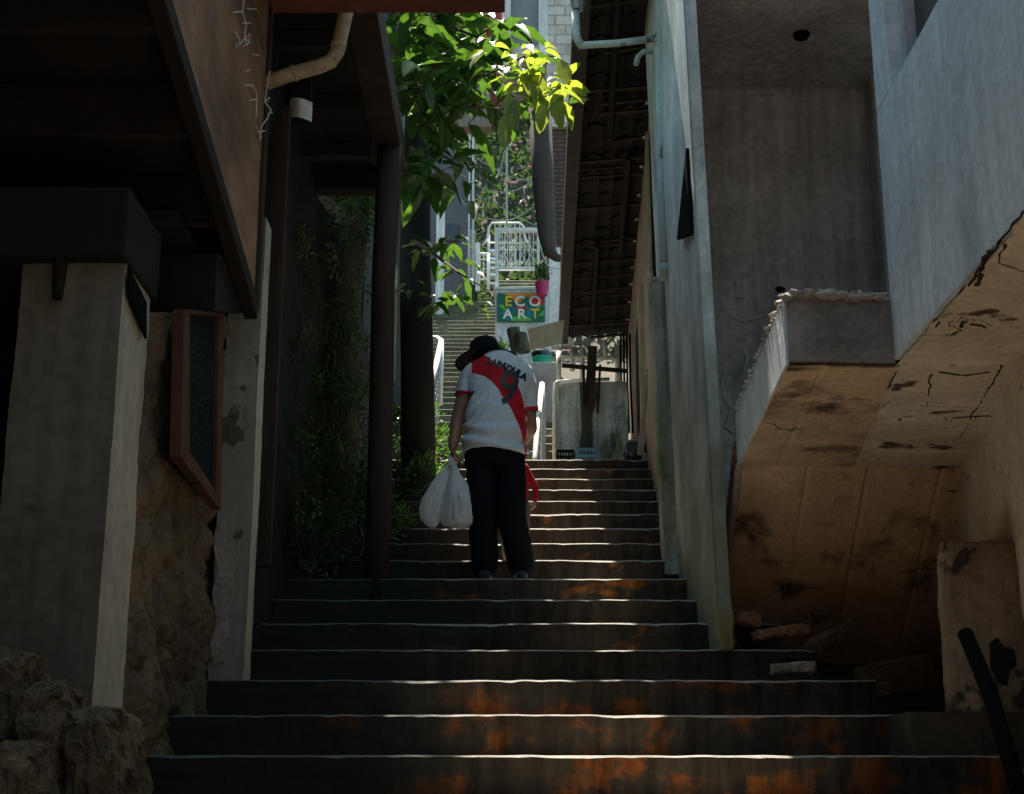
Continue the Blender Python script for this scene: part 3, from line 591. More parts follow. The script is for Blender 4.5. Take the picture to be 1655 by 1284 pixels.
# green bucket with bin bag
bk = thing('green_bucket', at(877, 602, 19.5), 'green plastic bucket on the stair wall under the beige board', 'bucket')
bt, bb_ = at(877, 580, 19.5), at(877, 602, 19.5)
MB().tube([bb_, bt], [.115, .145], 24).build('body', M['green_plastic'], bk, smooth=False)
MB().tube([bt + V(0, 0, -.01), bt + V(0, 0, .012)], [.155, .155], 24).build('rim', M['green_plastic'], bk)
mb = MB(); mb.ball(at(876, 574, 19.5), .14, .12, .10, 20, 12)
for i, v in enumerate(mb.v): mb.v[i] = v + noise.noise_vector(v * 14) * .03
tag(mb.build('bin_bag', M['bag_black'], smooth=True), 'dark bin bag stuffed in the green bucket', 'bag')
struct_plinth = MB().box(at(830, 580, 19.9).x, at(897, 580, 19.9).x, 19.0, 22.2, 3.2, at(877, 602, 19.5).z).build('plinth_wall', M['concrete_grey'], bevel=.01)
tag(struct_plinth, 'low grey concrete plinth carrying the green bucket', 'wall')
# bin bag at right top of steps
mb = MB(); c_ = at(1037, 728, 13.6)
mb.ball(c_, .17, .15, .14, 24, 16); mb.ball(c_ + V(-.10, .02, -.05), .1, .1, .08, 16, 10)
for i, v in enumerate(mb.v): mb.v[i] = v + noise.noise_vector(v * 9) * .04
tag(mb.build('rubbish_bag', M['bag_black'], smooth=True), 'black rubbish bag slumped at the top of the steps by the tan house', 'bag')
# ------------------------------------------------------------------ sign wall
SW = thing('sign_wall', at(845, 560, 22), 'white painted stair wall carrying the colourful sign', 'wall')
s0, s1 = at(800, 468, 22), at(890, 468, 22)
MB().box(s0.x, s1.x, 22, 22.6, 4.5, s0.z).build('wall', M['white_wall'], SW, bevel=.01)
MB().box(s0.x - .02, s1.x - .1, 21.98, 22.62, s0.z, s0.z + .04).build('coping', M['white_paint'], SW, bevel=.005)
SG = thing('painted_sign', at(843, 520, 21.96), 'bright painted sign lettered ECO ART on the white wall', 'sign')
a, b = at(804, 474, 21.96), at(881, 520, 21.96); gw, gh = b.x - a.x, a.z - b.z
def G(u, v, k): return V(a.x + gw * u, 21.955 - .004 * k, b.z + gh * v)
MB().prism([G(0, 0, 0), G(1, 0, 0), G(1, 1, 0), G(0, 1, 0)], (0, .03, 0)).build('board', M['s_green'], SG)
def poly(pts, k, mt, nm='painted_shape'): MB().prism([G(u, v, k) for u, v in pts], (0, .003, 0)).build(nm, mt, SG)
poly([(.1, .99), (.98, .99), (.98, .9), (.75, .82), (.5, .9), (.3, .8), (.18, .93)], 1, M['s_orange'])
poly([(.98, .6), (.98, .95), (.85, .8), (.72, .62), (.85, .55)], 1, M['s_red']); poly([(.05, .3), (.2, .5), (.35, .1), (.2, .02)], 1, M['s_teal'])
poly([(.25, .02), (.5, .3), (.75, .02)], 2, M['s_lime']); poly([(.85, .18), (.98, .4), (.98, .18)], 2, M['s_lime']); poly([(.02, .55), (.12, .4), (.25, .3), (.12, .6)], 2, M['s_lime'])
poly([(.35, .42), (.5, .58), (.65, .45)], 2, M['s_red']); poly([(.6, .1), (.8, .12), (.78, .55), (.62, .5)], 1, M['s_teal'])
poly([(.12, .45), (.3, .5), (.6, .55), (.35, .4)], 1, M['s_blue']); poly([(.8, .4), (.95, .55), (.85, .55)], 3, M['s_lime'])
poly([(.42 + .1 * math.cos(t), .77 + .13 * math.sin(t)) for t in [i * math.pi / 8 for i in range(16)]], 2, M['s_orange'])
poly([(.80 + .11 * math.cos(t), .75 + .14 * math.sin(t)) for t in [i * math.pi / 8 for i in range(16)]], 2, M['s_red'])
def letters(txt, size, u, v, k, mt, sp=1.0):
    cu = bpy.data.curves.new('letters', 'FONT'); cu.body = txt; cu.size = size; cu.space_character = sp; cu.extrude = .004; cu.offset = .006
    t = bpy.data.objects.new('letters', cu); C.objects.link(t); bpy.context.view_layer.update()
    me = bpy.data.meshes.new_from_object(t.evaluated_get(bpy.context.evaluated_depsgraph_get())); bpy.data.objects.remove(t)
    for vv in me.vertices: vv.co = Vector((vv.co.x, vv.co.z * -1, vv.co.y)) + G(u, v, k) - LOC[SG.name]
    me.materials.clear(); me.materials.append(mt); o = bpy.data.objects.new('letter', me); C.objects.link(o); o.parent = SG
letters('E', .235, .15, .53, 4, M['s_yellow']); letters('C', .235, .36, .53, 4, M['s_white']); letters('O', .235, .66, .53, 4, M['s_white'])
letters('A', .225, .12, .10, 4, M['s_white']); letters('R', .225, .42, .10, 4, M['s_white']); letters('T', .225, .70, .10, 4, M['s_yellow'])
# hanging pot
PT = thing('flower_pot', at(877, 478, 21.5), 'magenta plastic flower pot hung at the corner of the sign', 'flower pot')
MB().tube([at(876, 478, 21.7), at(876, 457, 21.7)], [.085, .115], 20).build('pot', M['pot_pink'], PT)
def leafq(mb, p, d, L, wd, up=V(0, 0, 1)):
    d = d.normalized(); s = d.cross(up)
    if s.length < .1: s = V(1, 0, 0)
    s.normalize(); n_ = s.cross(d)
    k = len(mb.v); m1 = p + d * L * .45 - n_ * L * .04
    mb.v += [p, m1 + s * wd / 2 + n_ * wd * .12, p + d * L - n_ * L * .18, m1 - s * wd / 2 + n_ * wd * .12]; mb.f += [(k, k + 1, k + 2), (k, k + 2, k + 3)]; mb.m += [mb.mi] * 2
def rv(): 
    while True:
        v = V(random.uniform(-1, 1), random.uniform(-1, 1), random.uniform(-1, 1))
        if .05 < v.length < 1: return v
mb = MB()
for i in range(160):
    p = at(876, 455, 21.7) + V(rv().x * .12, rv().y * .1, random.uniform(0, .22)); leafq(mb, p, rv() + V(0, 0, .8), .1, .03)
mb.build('foliage', M['leaf_dark'], PT, recalc=False)
# logs/ pots in front
mb = MB().tube([at(829, 531, 21), at(835, 568, 21)], [.10, .09], 14).tube([at(842, 540, 20.9), at(847, 570, 20.9)], [.085, .1], 14)
for i, v in enumerate(mb.v): mb.v[i] = v + noise.noise_vector(v * 12) * .02
tag(mb.build('tree_stump', M['bark']), 'pair of rough cut log stumps standing against the white sign wall', 'logs')
mb = MB()
for i in range(26):
    dr = V(random.uniform(-1, 1), random.uniform(-.5, .5), random.uniform(.3, 1.2)); leafq(mb, at(808, 568, 21) + V(random.uniform(-.1, .12), 0, 0), dr, random.uniform(.15, .32), .035)
tag(mb.build('spiky_plant', M['leaf_dark'], recalc=False), 'small spiky dark plant at the foot of the white sign wall', 'plant')
# ------------------------------------------------------------------ white gates / rails above
def pixbox(o, name, px0, px1, py0, py1, d, th, mt):
    a, b = at(px0, py1, d), at(px1, py0, d); MB().box(a.x, b.x, d, d + th, a.z, b.z).build(name, mt, o)
GT = thing('ornate_railing', at(836, 468, 22.2), 'white framed ornate railing with scrollwork on top of the sign wall', 'railing')
pixbox(GT, 'frame', 800, 806, 374, 468, 22.15, .06, M['white_paint']); pixbox(GT, 'frame', 800, 870, 368, 374, 22.14, .08, M['white_paint'])
pixbox(GT, 'frame', 806, 872, 431, 436, 22.15, .06, M['white_paint']); pixbox(GT, 'frame', 868, 872, 374, 431, 22.15, .05, M['white_paint'])
mb = MB()
for x in (812, 820, 827, 834, 841, 848, 855, 862): mb.tube([at(x, 374, 22.18), at(x, 431, 22.18)], .008, 5)
for y in (392, 404): mb.tube([at(806, y, 22.18), at(868, y, 22.18)], .007, 5)
for x in (812, 826, 840, 854):
    for sgn, cy in ((1, 398), (1, 424)):
        mb.tube([at(x + (5 - .3 * t) * math.cos(t), cy + (5 - .3 * t) * math.sin(t), 22.17) for t in [i * .6 for i in range(16)]], .006, 5)
    mb.tube([at(x - 4, 428, 22.17), at(x + 2, 415, 22.17), at(x + 8, 404, 22.17)], .006, 5); mb.tube([at(x + 10, 428, 22.17), at(x + 5, 415, 22.17), at(x - 1, 404, 22.17)], .006, 5)
mb.build('scrollwork', M['white_paint'], GT)
def arch_extra(o):
    mb = MB()
    for x in (800, 808, 816, 824, 832, 840): mb.tube([at(x, 361, 34), at(x, 430, 34)], .011, 5)
    mb.tube([at(788, 393, 34), at(848, 393, 34)], .02, 6); mb.build('baluster', M['white_paint'], o)
rails('arched_railing', 'white round-cornered railing behind the ornate railing', [[at(779, 398, 34), at(789, 384, 34), at(790, 368, 34), at(795, 361, 34), at(840, 361, 34), at(846, 366, 34), at(848, 384, 34), at(857, 399, 34)], [at(790, 380, 34), at(790, 440, 34)]], .03, arch_extra)
def small_extra(o):
    mb = MB()
    for x in (776, 782, 788): mb.tube([at(x, 411, 33), at(x, 455, 33)], .011, 5)
    for y in (420, 452): mb.tube([at(773, y, 33), at(790, y, 33)], .014, 5)
    mb.build('baluster', M['white_paint'], o)
rails('small_gate', 'small white gate at the head of the shaded stairs', [[at(773, 411, 33), at(788, 411, 33)], [at(789, 410, 33), at(789, 472, 33)]], .042, small_extra)
mb = MB()
for i, y in enumerate((403, 416, 422, 431, 442, 456)): mb.box(at(792, y, 33.5).x, at(800 + (i % 3) * 5, y, 33.5).x, 33.5, 33.8, at(792, y + 4, 33.5).z, at(792, y, 33.5).z)
tag(mb.build('stacked_boards', M['white_paint'], bevel=.005), 'stack of white painted boards behind the small white gate', 'boards')
tag(MB().box(at(796, 432, 34).x, at(806, 432, 34).x, 33.9, 34.1, at(796, 432, 34).z, at(796, 404, 34).z).build('blue_tarp', M['s_blue']), 'blue tarp bundle behind the stack of white boards', 'tarp')
# ------------------------------------------------------------------ far buildings
def wallbox(o, name, px0, px1, py0, py1, d, th, mt, bev=.01):
    a, b = at(px0, py1, d), at(px1, py0, d); return MB().box(a.x, b.x, d, d + th, a.z, b.z).build(name, mt, o, bevel=bev)
FL = thing('grey_house', at(740, 460, 33), 'dark grey house with small square window left of the far stairs', 'house')
wallbox(FL, 'wall', 640, 762, 240, 496, 33.2, 3, M['house_grey'])
wn = wallbox(FL, 'window', 722, 741, 362, 389, 33.13, .06, M['glass_dark']); wallbox(wn, 'frame', 720, 743, 389, 391, 33.08, .05, M['facia'])
SH = thing('louvred_shutter', at(768, 455, 32.5), 'tall louvred white shutter on the corner of the grey house', 'shutter')
wallbox(SH, 'frame', 756, 760, 215, 460, 32.9, .06, M['white_wall']); wallbox(SH, 'panel', 768, 776, 392, 470, 32.9, .1, M['white_wall'])
mb = MB()
for i in range(26):
    y = 372 + i * 3.1; p, q_ = at(758, y, 32.86), at(769, y + 2, 32.86); mb.bar(p, q_, .02, .012)
mb.build('louvre', M['white_wall'], SH)
CL = wallbox(None, 'white_column', 703, 719, 305, 512, 31.5, .25, M['white_wall']); tag(CL, 'white square column with a climbing plant left of the stairs', 'column')
FR = thing('white_block_house', at(880, 200, 24), 'tall pale block house with painted corner at the top of the alley', 'house')
wallbox(FR, 'wall', 884, 960, -200, 205, 24, 3, M['brick_white']); wallbox(FR, 'lower_wall', 886, 960, 205, 420, 24.1, 2.5, M['brick_red'])
wallbox(FR, 'corner_pipe', 871, 884, -200, 95, 23.95, .15, M['white_wall']); wallbox(FR, 'window', 826, 871, -200, 74, 24.1, .1, M['glass_grey']); wallbox(FR, 'frame', 815, 826, -200, 92, 24.0, .2, M['white_wall'])
wallbox(FR, 'balcony_floor', 815, 884, 74, 92, 24.05, 2.5, M['plaster_grey'])
wallbox(FR, 'lower_panel', 888, 905, 400, 560, 23.4, .2, M['white_wall'])
wallbox(FR, 'lower_panel', 905, 925, 400, 560, 23.5, .2, M['house_tan'])
RP = thing('red_column', at(793, 200, 22), 'dark red painted column behind the bright leaves', 'column')
MB().tube([at(802, -120, 22), at(802, 195, 22), at(802, 206, 22)], [.10, .10, .03], 16).build('shaft', M['red_paint'], RP, smooth=True)
wallbox(RP, 'panel', 768, 812, -120, 80, 22.4, .1, M['red_paint']); wallbox(RP, 'beam', 740, 793, 120, 205, 22.6, .3, M['house_tan'])
tr = MB().tube([at(872, 170, 19), at(878, 300, 18.9), at(884, 380, 18.8), at(889, 408, 18.7), at(900, 417, 18.7), at(912, 418, 18.7)], [.17, .155, .125, .09, .06, .05], 14)
M['downpipe'] = mat('downpipe', (.065, .046, .038), (.038, .028, .024), 3, .8, .4, 20, drip=.5)
tag(tr.build('brown_downpipe', M['downpipe'], smooth=True), 'thick brown downpipe bending to the right above the pink pot', 'pipe')
# poles and cables
tag(MB().tube([at(765, 222, 27), at(765, 460, 27)], .02, 6).build('thin_pole', M['white_paint']), 'thin white pole at the corner of the grey house', 'pole')
tag(MB().tube([at(819, 60, 28), at(819, 380, 28)], .022, 6).build('thin_pole', M['pipe_grey']), 'slim grey green pole in front of the hillside plants', 'pole')
def cable(pts, d, label, r=.008):
    P = [at(x, y, d) for x, y in pts]; Q = []
    for i in range(len(P) - 1):
        p0, p1, p2, p3 = P[max(i - 1, 0)], P[i], P[i + 1], P[min(i + 2, len(P) - 1)]
        for k in range(6):
            t = k / 6; Q.append(.5 * ((2 * p1) + (-p0 + p2) * t + (2 * p0 - 5 * p1 + 4 * p2 - p3) * t * t + (-p0 + 3 * p1 - 3 * p2 + p3) * t ** 3))
    Q.append(P[-1]); tag(MB().tube(Q, r, 5).build('overhead_cable', M['pipe_grey']), label, 'cable', 'cables across the alley')
cable([(738, 275), (770, 300), (800, 310), (830, 309), (862, 293)], 21, 'long sagging cable crossing in front of the slim pole')
cable([(752, 246), (790, 268), (825, 286), (862, 292)], 21.2, 'upper cable sloping down to the right of the alley')
cable([(768, 346), (800, 356), (830, 354), (862, 335)], 22.5, 'lowest cable sagging above the arched railing')
cable([(800, 288), (808, 278), (815, 245), (819, 225)], 22, 'short cable curling up to the slim pole')
cable([(770, 315), (785, 322), (808, 310)], 22.1, 'short loose loop of cable near the thin white pole')
cable([(872, 395), (880, 420), (892, 433), (930, 436)], 18, 'dark cable looping behind the pink flower pot')
cable([(800, 330), (835, 350), (870, 367)], 21.5, 'faint cable running down to the ornate railing')
# ------------------------------------------------------------------ left side
P_ = thing('plaster_pillar', (-1.75, 5.7, -1.6), 'beige plastered square pillar at the left under the wooden stairs', 'pillar')
pt = at(200, 425, 5.5).z
x1p = at(148, 1140, 5.5).x; x0p = at(-30, 1140, 5.5).x
mb = MB()
def pf(u, v):
    u4 = u * 4; z = -1.6 + (pt + 1.6) * v; cs = [V(x0p, 5.5, z), V(x1p, 5.5, z), V(x1p, 5.93, z), V(x0p, 5.93, z), V(x0p, 5.5, z)]; i = min(3, int(u4)); p = cs[i].lerp(cs[i + 1], u4 - i)
    return p + noise.noise_vector(p * 2.5) * .006 + noise.noise_vector(p * 14) * .0025
sh_ = mb.grid(pf, 64, 110).build('shaft', [M['pillar_paint'], M['lit_side_paint']], P_, recalc=False)
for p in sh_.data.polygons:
    if abs(p.normal.x) > .7: p.material_index = 1  # pillar sides made paler than the front, partly painted light
pa = [atx(205, 432, x1p + .012), atx(206, 480, x1p + .012), atx(233, 548, x1p + .012), atx(233, 490, x1p + .012)]
MB().prism(pa, (.012, 0, 0)).build('dark_plate', M['black'], P_)
MB().tube([V(-1.82, 5.46, pt + .05), V(-1.82, 5.46, pt - .17)], [.035, .02], 10).build('beam_peg', M['wood_dark'], P_)
# rubble masonry wall
def stonefn(u, v):
    y = 5.80 + 2.2 * u; z = -1.2 + (.338 * min(y, 7.1) + 1.2) * v; p = Vector((0, y * 1.1, z * .8)) * 4.2
    dist, pts = noise.voronoi(p + noise.noise_vector(p * .6) * .5); e = dist[1] - dist[0]
    h = min(1, e * 2.6) * .04 + nz((1, y, z), 9) * .022 + nz((1, y, z), 25) * .012 + nz((2, y, z), 2) * .04
    return V(-1.60 + (.045 + h) * max(0, min(1, (y - 5.86) / .16)) + (.03 if y > 6.9 else 0) * min(1, (y - 6.9) / .2), y, z)
sw = MB().grid(stonefn, 170, 280).build('rubble_wall', M['stone'], recalc=False); tag(sw, 'rough brown rubble stone wall between the pillar and the white post', 'wall')
# foreground boulders
RW = thing('boulder_wall', (-1.9, 4.9, -1.5), 'brown boulder retaining wall in the bottom left corner', 'wall')
for (px0, px1, py, d) in ((-60, 34, 1052, 4.75), (28, 98, 1098, 4.7), (96, 182, 1145, 4.65), (-50, 60, 1200, 4.5)):
    a, b = at(px0, py, d), at(px1, py, d); blob_box('stone', a.x, b.x, d, d + .45, -1.3, a.z, M['stone'], RW, amp=.04, n=34, sc=6, flat=False)
# white post with peeling paint
WP = thing('white_post', (-1.4, 7.2, nose(1)[1]), 'off-white square post with a grey peeled patch beside the rubble wall', 'post')
xl, xr = at(336, 1095, 7.2).x, at(394, 1095, 7.2).x; zt = at(430, 372, 7.38).z
def wpf(u, v):
    u4 = u * 4; z = nose(1)[1] + (zt - nose(1)[1]) * v; cs = [V(xl, 7.2, z), V(xr, 7.2, z), V(xr, 7.38, z), V(xl, 7.38, z), V(xl, 7.2, z)]; i = min(3, int(u4)); p = cs[i].lerp(cs[i + 1], u4 - i)
    return p + noise.noise_vector(p * 2.5) * .005 + noise.noise_vector(p * 14) * .002
sh_ = MB().grid(wpf, 48, 90).build('shaft', [M['post_paint'], M['lit_side_paint']], WP, recalc=False)
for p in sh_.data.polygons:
    if abs(p.normal.x) > .7: p.material_index = 1  # post sides made paler, light put into the colour
pts = [(348, 855), (358, 850), (362, 868), (378, 882), (388, 872), (386, 905), (374, 935), (378, 965), (366, 990), (372, 1030), (358, 1040), (362, 1068), (345, 1075), (340, 1040), (350, 1000), (342, 960), (352, 920), (345, 885)]
MB().prism([at(x, y, 7.190) for x, y in pts], (0, .012, 0)).build('peeled_patch', M['concrete_grey'], WP)
# framed panel
FP = thing('framed_panel', atx(330, 700, -1.42), 'wooden framed dark glass panel hung slanted on the rubble wall', 'window')
def XP(x, y, X=-1.42): return atx(x, y, X)
q4 = [XP(298, 500), XP(362, 506), XP(357, 825), XP(292, 738)]; q4i = [XP(307, 508, -1.425), XP(354, 512, -1.425), XP(350, 795, -1.425), XP(307, 730, -1.425)]
for i in range(4):
    j = (i + 1) % 4; MB().prism([q4[i], q4[j], q4i[j], q4i[i]], (-.05, 0, 0)).build('frame', M['wood_frame'], FP, bevel=.004)
MB().prism([p + V(-.02, 0, 0) for p in q4i], (-.012, 0, 0)).build('glass', M['leaded'], FP)
# wooden stairs overhead
WS = thing('wooden_stairs', (-1.8, 5, 2.4), 'dark wooden staircase overhead with a weathered side board, seen from below', 'stairs')
XS = -1.32
def sz_(y): return 2.37 + (7.05 - y) * .243
bd = MB(); bd.grid(lambda u, v: V(XS + .004 * nz((0, 7.05 - 8 * u, 4 * v), 1.5), 7.02 - 8.5 * u, sz_(7.02 - 8.5 * u) + (4.5 - sz_(7.02 - 8.5 * u)) * v), 60, 30)
bd.prism([V(XS - .01, 7.0, sz_(7.0)), V(XS - .01, 7.0, 4.5), V(XS - .01, -1.5, 4.5), V(XS - .01, -1.5, sz_(-1.5))], (-.05, 0, 0)); bd.build('side_board', M['wood_panel'], WS, recalc=False)
MB().bar(V(XS - .02, 7.04, sz_(7.04) + .01), V(XS - .02, -1.5, sz_(-1.5) + .01), .07, .10).build('stringer', M['wood_dark'], WS, bevel=.008)
MB().box(XS - .03, XS + .02, 6.98, 7.05, 2.4, 4.5).build('corner_board', M['wood_post'], WS, bevel=.006)
for k in range(9):
    y = 6.85 - k * .62; z = sz_(y) - .03
    if z > 4.15: break
    MB().box(-3.4, XS - .055, y, y + .06, z, z + .24).build('riser', M['wood_dark'], WS, bevel=.006)
    MB().box(-3.4, XS - .055, y - .60, y + .02, z + .25, z + .29).build('tread', M['wood_dark'], WS, bevel=.006)
MB().box(-3.4, x1p + .02, 5.42, 5.98, pt, pt + .3).build('beam', M['trunk_dark'], WS, bevel=.01)
xb = at(240, 460, 6.35).x
MB().hexa([V(xb, 6.35, 2.15), V(XS - .06, 6.35, 2.15), V(XS - .06, 7.0, 2.36), V(xb, 7.0, 2.36)], [V(xb, 6.35, 2.44), V(XS - .06, 6.35, 2.44), V(XS - .06, 7.0, 2.6), V(xb, 7.0, 2.6)]).build('landing_box', M['wood_dark'], WS, bevel=.008)
MB().box(-3.4, -1.5, 6.0, 6.9, sz_(6.85) + .05, sz_(6.85) + .09).build('landing', M['wood_dark'], WS)
# left house enclosing
LH = thing('left_house', (-3.5, 4, -1.6), 'dark unlit house front behind the left pillar', 'house')
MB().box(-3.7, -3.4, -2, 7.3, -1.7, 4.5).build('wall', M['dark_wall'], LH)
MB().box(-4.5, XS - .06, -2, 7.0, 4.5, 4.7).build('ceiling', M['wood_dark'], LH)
MB().box(-4.2, -1.02, 9.6, 14.2, 5.9, 7.2).build('sun_blocker', M['house_grey'], LH)  # box added overhead to keep sun off the left shrubs
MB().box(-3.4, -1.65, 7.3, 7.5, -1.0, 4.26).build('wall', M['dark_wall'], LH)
RH = thing('sky_blocker', (0, -4.2, -1.6), 'unseen plain wall added behind the camera to block low sky', 'house')
MB().box(-7, 7, -4.6, -4.0, -1.7, 8.5).build('wall', M['dark_wall'], RH)  # unseen wall, added to block the low sky behind the camera
MB().box(-1.0, -.1, -4.0, -3.96, -1.57, .5).build('door', M['wood_frame'], RH)  # door shape on the added blocking wall
# string lights / pale twigs
def squig(seg, d, label):
    mb = MB()
    for s_ in seg: mb.tube([atx(x, y, XS + .015) if x < 432 else at(x, y, 6.95) for x, y in s_], .0042 * d / 7, 5)
    tag(mb.build('pale_twig', M['pale_twig']), label, 'twig', 'pale twigs on the side board')
squig([[(394, 0), (392, 20), (398, 38), (395, 60), (400, 74)], [(378, 20), (392, 19)], [(400, 14), (414, 15)], [(392, 38), (404, 37)], [(388, 72), (396, 62), (404, 70)], [(380, 52), (388, 66), (382, 76)], [(398, 60), (404, 56), (402, 70), (394, 74)]], 6.7, 'pale tangled twig dangling at the top of the side board')
squig([[(436, 115), (430, 150), (428, 165), (438, 178), (432, 192), (422, 205), (420, 226)], [(428, 165), (436, 158)], [(431, 185), (440, 182)], [(414, 204), (422, 222)], [(416, 214), (428, 212)]], 6.75, 'longer pale zigzag twig hanging off the board corner')
squig([[(408, 88), (419, 89)], [(398, 116), (404, 113)], [(396, 138), (408, 138), (415, 150), (414, 190)], [(404, 163), (414, 161)]], 6.72, 'broken pale twig stubs between the two tangles')
# porch roof, beam, post
PR = thing('porch_roof', (-1.6, 9, 4.26), 'dark porch roof with heavy edge beam carried by the wooden post', 'roof')
MB().box(-3.2, -.9, 7.42, 9.5, 4.27, 4.4).build('ceiling', M['wood_dark'], PR)
MB().box(-3.2, -.9, 5.2, 7.40, 4.31, 4.42).build('ceiling', M['wood_dark'], PR)
MB().box(-.955, -.765, 4.6, 9.5, 4.26, 4.5).build('edge_beam', M['wood_post'], PR, bevel=.01)
MB().box(-1.9, -.96, 9.42, 9.55, 4.1, 4.4).build('end_beam', M['wood_dark'], PR, bevel=.01)
for y in (5.9, 6.7, 7.5, 8.3, 9.0): MB().box(-3.2, -.96, y, y + .08, 4.16, 4.262).build('rafter', M['wood_dark'], PR, bevel=.006)
z_ = at(700, 9, 6.7).z
tag(MB().box(at(438, 5, 6.7).x, at(816, 5, 6.7).x, 6.62, 6.78, z_, z_ + .16).build('cross_beam', M['beam_red'], bevel=.008), 'dark red cross beam along the top of the picture', 'beam')
pb, ptp = at(608, 945, 9.1), at(628, 285, 9.1)
mb = MB(); mb.tube([V(pb.x, 9.1, nose(5)[1] - .05), V(pb.x + .003, 9.1, 2.2), V(pb.x - .004, 9.1, 3.3), V(ptp.x, 9.1, 4.28)], [.082, .08, .078, .085], 16)
for i, v in enumerate(mb.v): mb.v[i] = v + noise.noise_vector(v * 3) * .01
tag(mb.build('wooden_post', M['wood_post'], smooth=True), 'dark round wooden post standing on the steps left of the man', 'post')
LMP = thing('wall_lamp', at(487, 180, 7.9), 'off-white curved wall lamp shade under the porch roof', 'lamp')
mb = MB()
l0, l1 = at(469, 0, 7.9).x, at(507, 0, 7.9).x
la, lb = at(487, 165, 7.9), at(487, 196, 7.9); wl_ = .068
mb.grid(lambda u, v: V(la.x - wl_ + 2 * wl_ * u, 7.9 - .05 * math.sin(math.pi * u), lb.z + .01 * (2 * u - 1) ** 2 - .03 * (u - .5) + (la.z - lb.z) * v), 16, 6)
mb.build('shade', M['white_paint'], LMP, smooth=True, recalc=False); MB().box(la.x - .05, la.x + .05, 7.91, 7.99, lb.z + .02, 4.27).build('bracket', M['wood_dark'], LMP)
pvc = thing('drainage_pipe', at(500, 112, 7.0), 'stained cream plastic drain pipe with an elbow under the porch', 'pipe')
pth = [at(425, 136, 7.0), at(470, 120, 7.0), at(515, 108, 7.0), at(534, 100, 7.0), at(545, 84, 7.0), at(550, 60, 7.0), at(562, 8, 7.0), at(566, -20, 7.0)]
MB().tube(pth, .040, 16).build('pipe', M['pvc'], pvc, smooth=True); MB().tube([at(472, 120, 7.0), at(479, 117, 7.0)], .045, 16).build('joint', M['pvc'], pvc, smooth=True); MB().tube([at(546, 78, 7.0), at(547, 70, 7.0)], .044, 16).build('joint', M['pvc'], pvc, smooth=True)
# wall on the left above the post, with door board
mb = MB(); mb.grid(lambda u, v: V(-1.42 + .05 * nz((0, 7.5 + 8 * u, 5 * v), 1.6) + .02 * nz((0, 7.5 + 8 * u, 5 * v), 9), 7.4 + 7.4 * u, .3 + 4.0 * v), 120, 60)
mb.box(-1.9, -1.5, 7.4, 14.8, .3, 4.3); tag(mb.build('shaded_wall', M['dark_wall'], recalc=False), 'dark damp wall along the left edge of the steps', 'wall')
tag(MB().box(at(417, 700, 7.75).x, at(445, 700, 7.75).x, 7.75, 7.82, at(430, 915, 7.75).z, 3.9).build('door_board', M['wood_post'], bevel=.006), 'dark brown upright board beside the white post', 'board')
mb = MB(); 
for i, t in enumerate(range(20)): pass
tp = [at(548, 590, 10.6), at(556, 500, 10.6), at(562, 420, 10.6), at(572, 340, 10.6), at(585, 240, 10.6), at(590, 120, 10.6)]
mb.tube([V(tp[0].x, 10.6, 1.8)] + tp, [.17, .15, .14, .14, .13, .13, .12], 24)
mb2 = MB()
for i in range(6): pass
for i, v in enumerate(mb.v): mb.v[i] = v + noise.noise_vector(v * 6) * .04
MT = thing('mossy_tree', (tp[0].x, 10.6, 1.8), 'mossy gnarled tree trunk left of the wooden post', 'tree'); mb.build('trunk', M['bark'], MT, smooth=True)
# ------------------------------------------------------------------ foliage
def leaf(mb, p, d, up, L, wd, droop=.35, fold=.25):
    d = d.normalized(); s = d.cross(up)
    if s.length < .15: s = d.cross(V(1, .3, 0))
    s.normalize(); n_ = s.cross(d).normalized(); k = len(mb.v); st_n = 7
    for i in range(st_n):
        t = i / (st_n - 1); w_ = wd * (math.sin(math.pi * min(1, t * 1.0) ** .8) ** .75 if 0 < t < 1 else 0.02) * (1 + (.12 if i % 2 else -.06))
        c = p + d * L * t - V(0, 0, 1) * droop * L * t * t
        mb.v += [c - s * w_ / 2 + n_ * w_ * fold + n_ * random.uniform(-.003, .003), c, c + s * w_ / 2 + n_ * w_ * fold + n_ * random.uniform(-.003, .003)]
    for i in range(st_n - 1):
        a = k + i * 3; mb.f += [(a, a + 1, a + 4, a + 3), (a + 1, a + 2, a + 5, a + 4)]; mb.m += [mb.mi] * 2
TR = thing('leafy_tree', at(672, 740, 12), 'leafy tree with a dark trunk whose bright leaves hang over the alley', 'tree')
tpx = [(676, 800), (674, 600), (670, 420), (674, 250), (680, 120), (690, -60)]
mb = MB().tube([at(x, y, 12) for x, y in tpx] + [at(700, -60, 12) + V(.1, -.2, 1.5)], [.15, .145, .14, .13, .12, .11, .09], 16)
for i, v in enumerate(mb.v): mb.v[i] = v + noise.noise_vector(v * 5) * .02
mb.build('trunk', M['trunk_dark'], TR, smooth=True)
br = MB(); crown = MB(); pale = MB()
def branch(px, r0=.016):
    P = [at(*p) for p in px]; br.tube(P, [r0 * (1 - .75 * i / (len(P) - 1)) for i in range(len(P))], 6); return P
def cluster(c, n, rad, L, mb, out=None):
    for i in range(n):
        r_ = rv(); p = c + V(r_.x * rad, r_.y * rad, r_.z * rad * .8); d = V(r_.x, r_.y, -.35 + .5 * random.random()) + (out or V(0, 0, 0)) * .5
        leaf(mb, p, d, V(0, 0, 1) + rv() * .5, L * random.uniform(.6, 1.15), L * random.uniform(.32, .5), random.uniform(.15, .6))
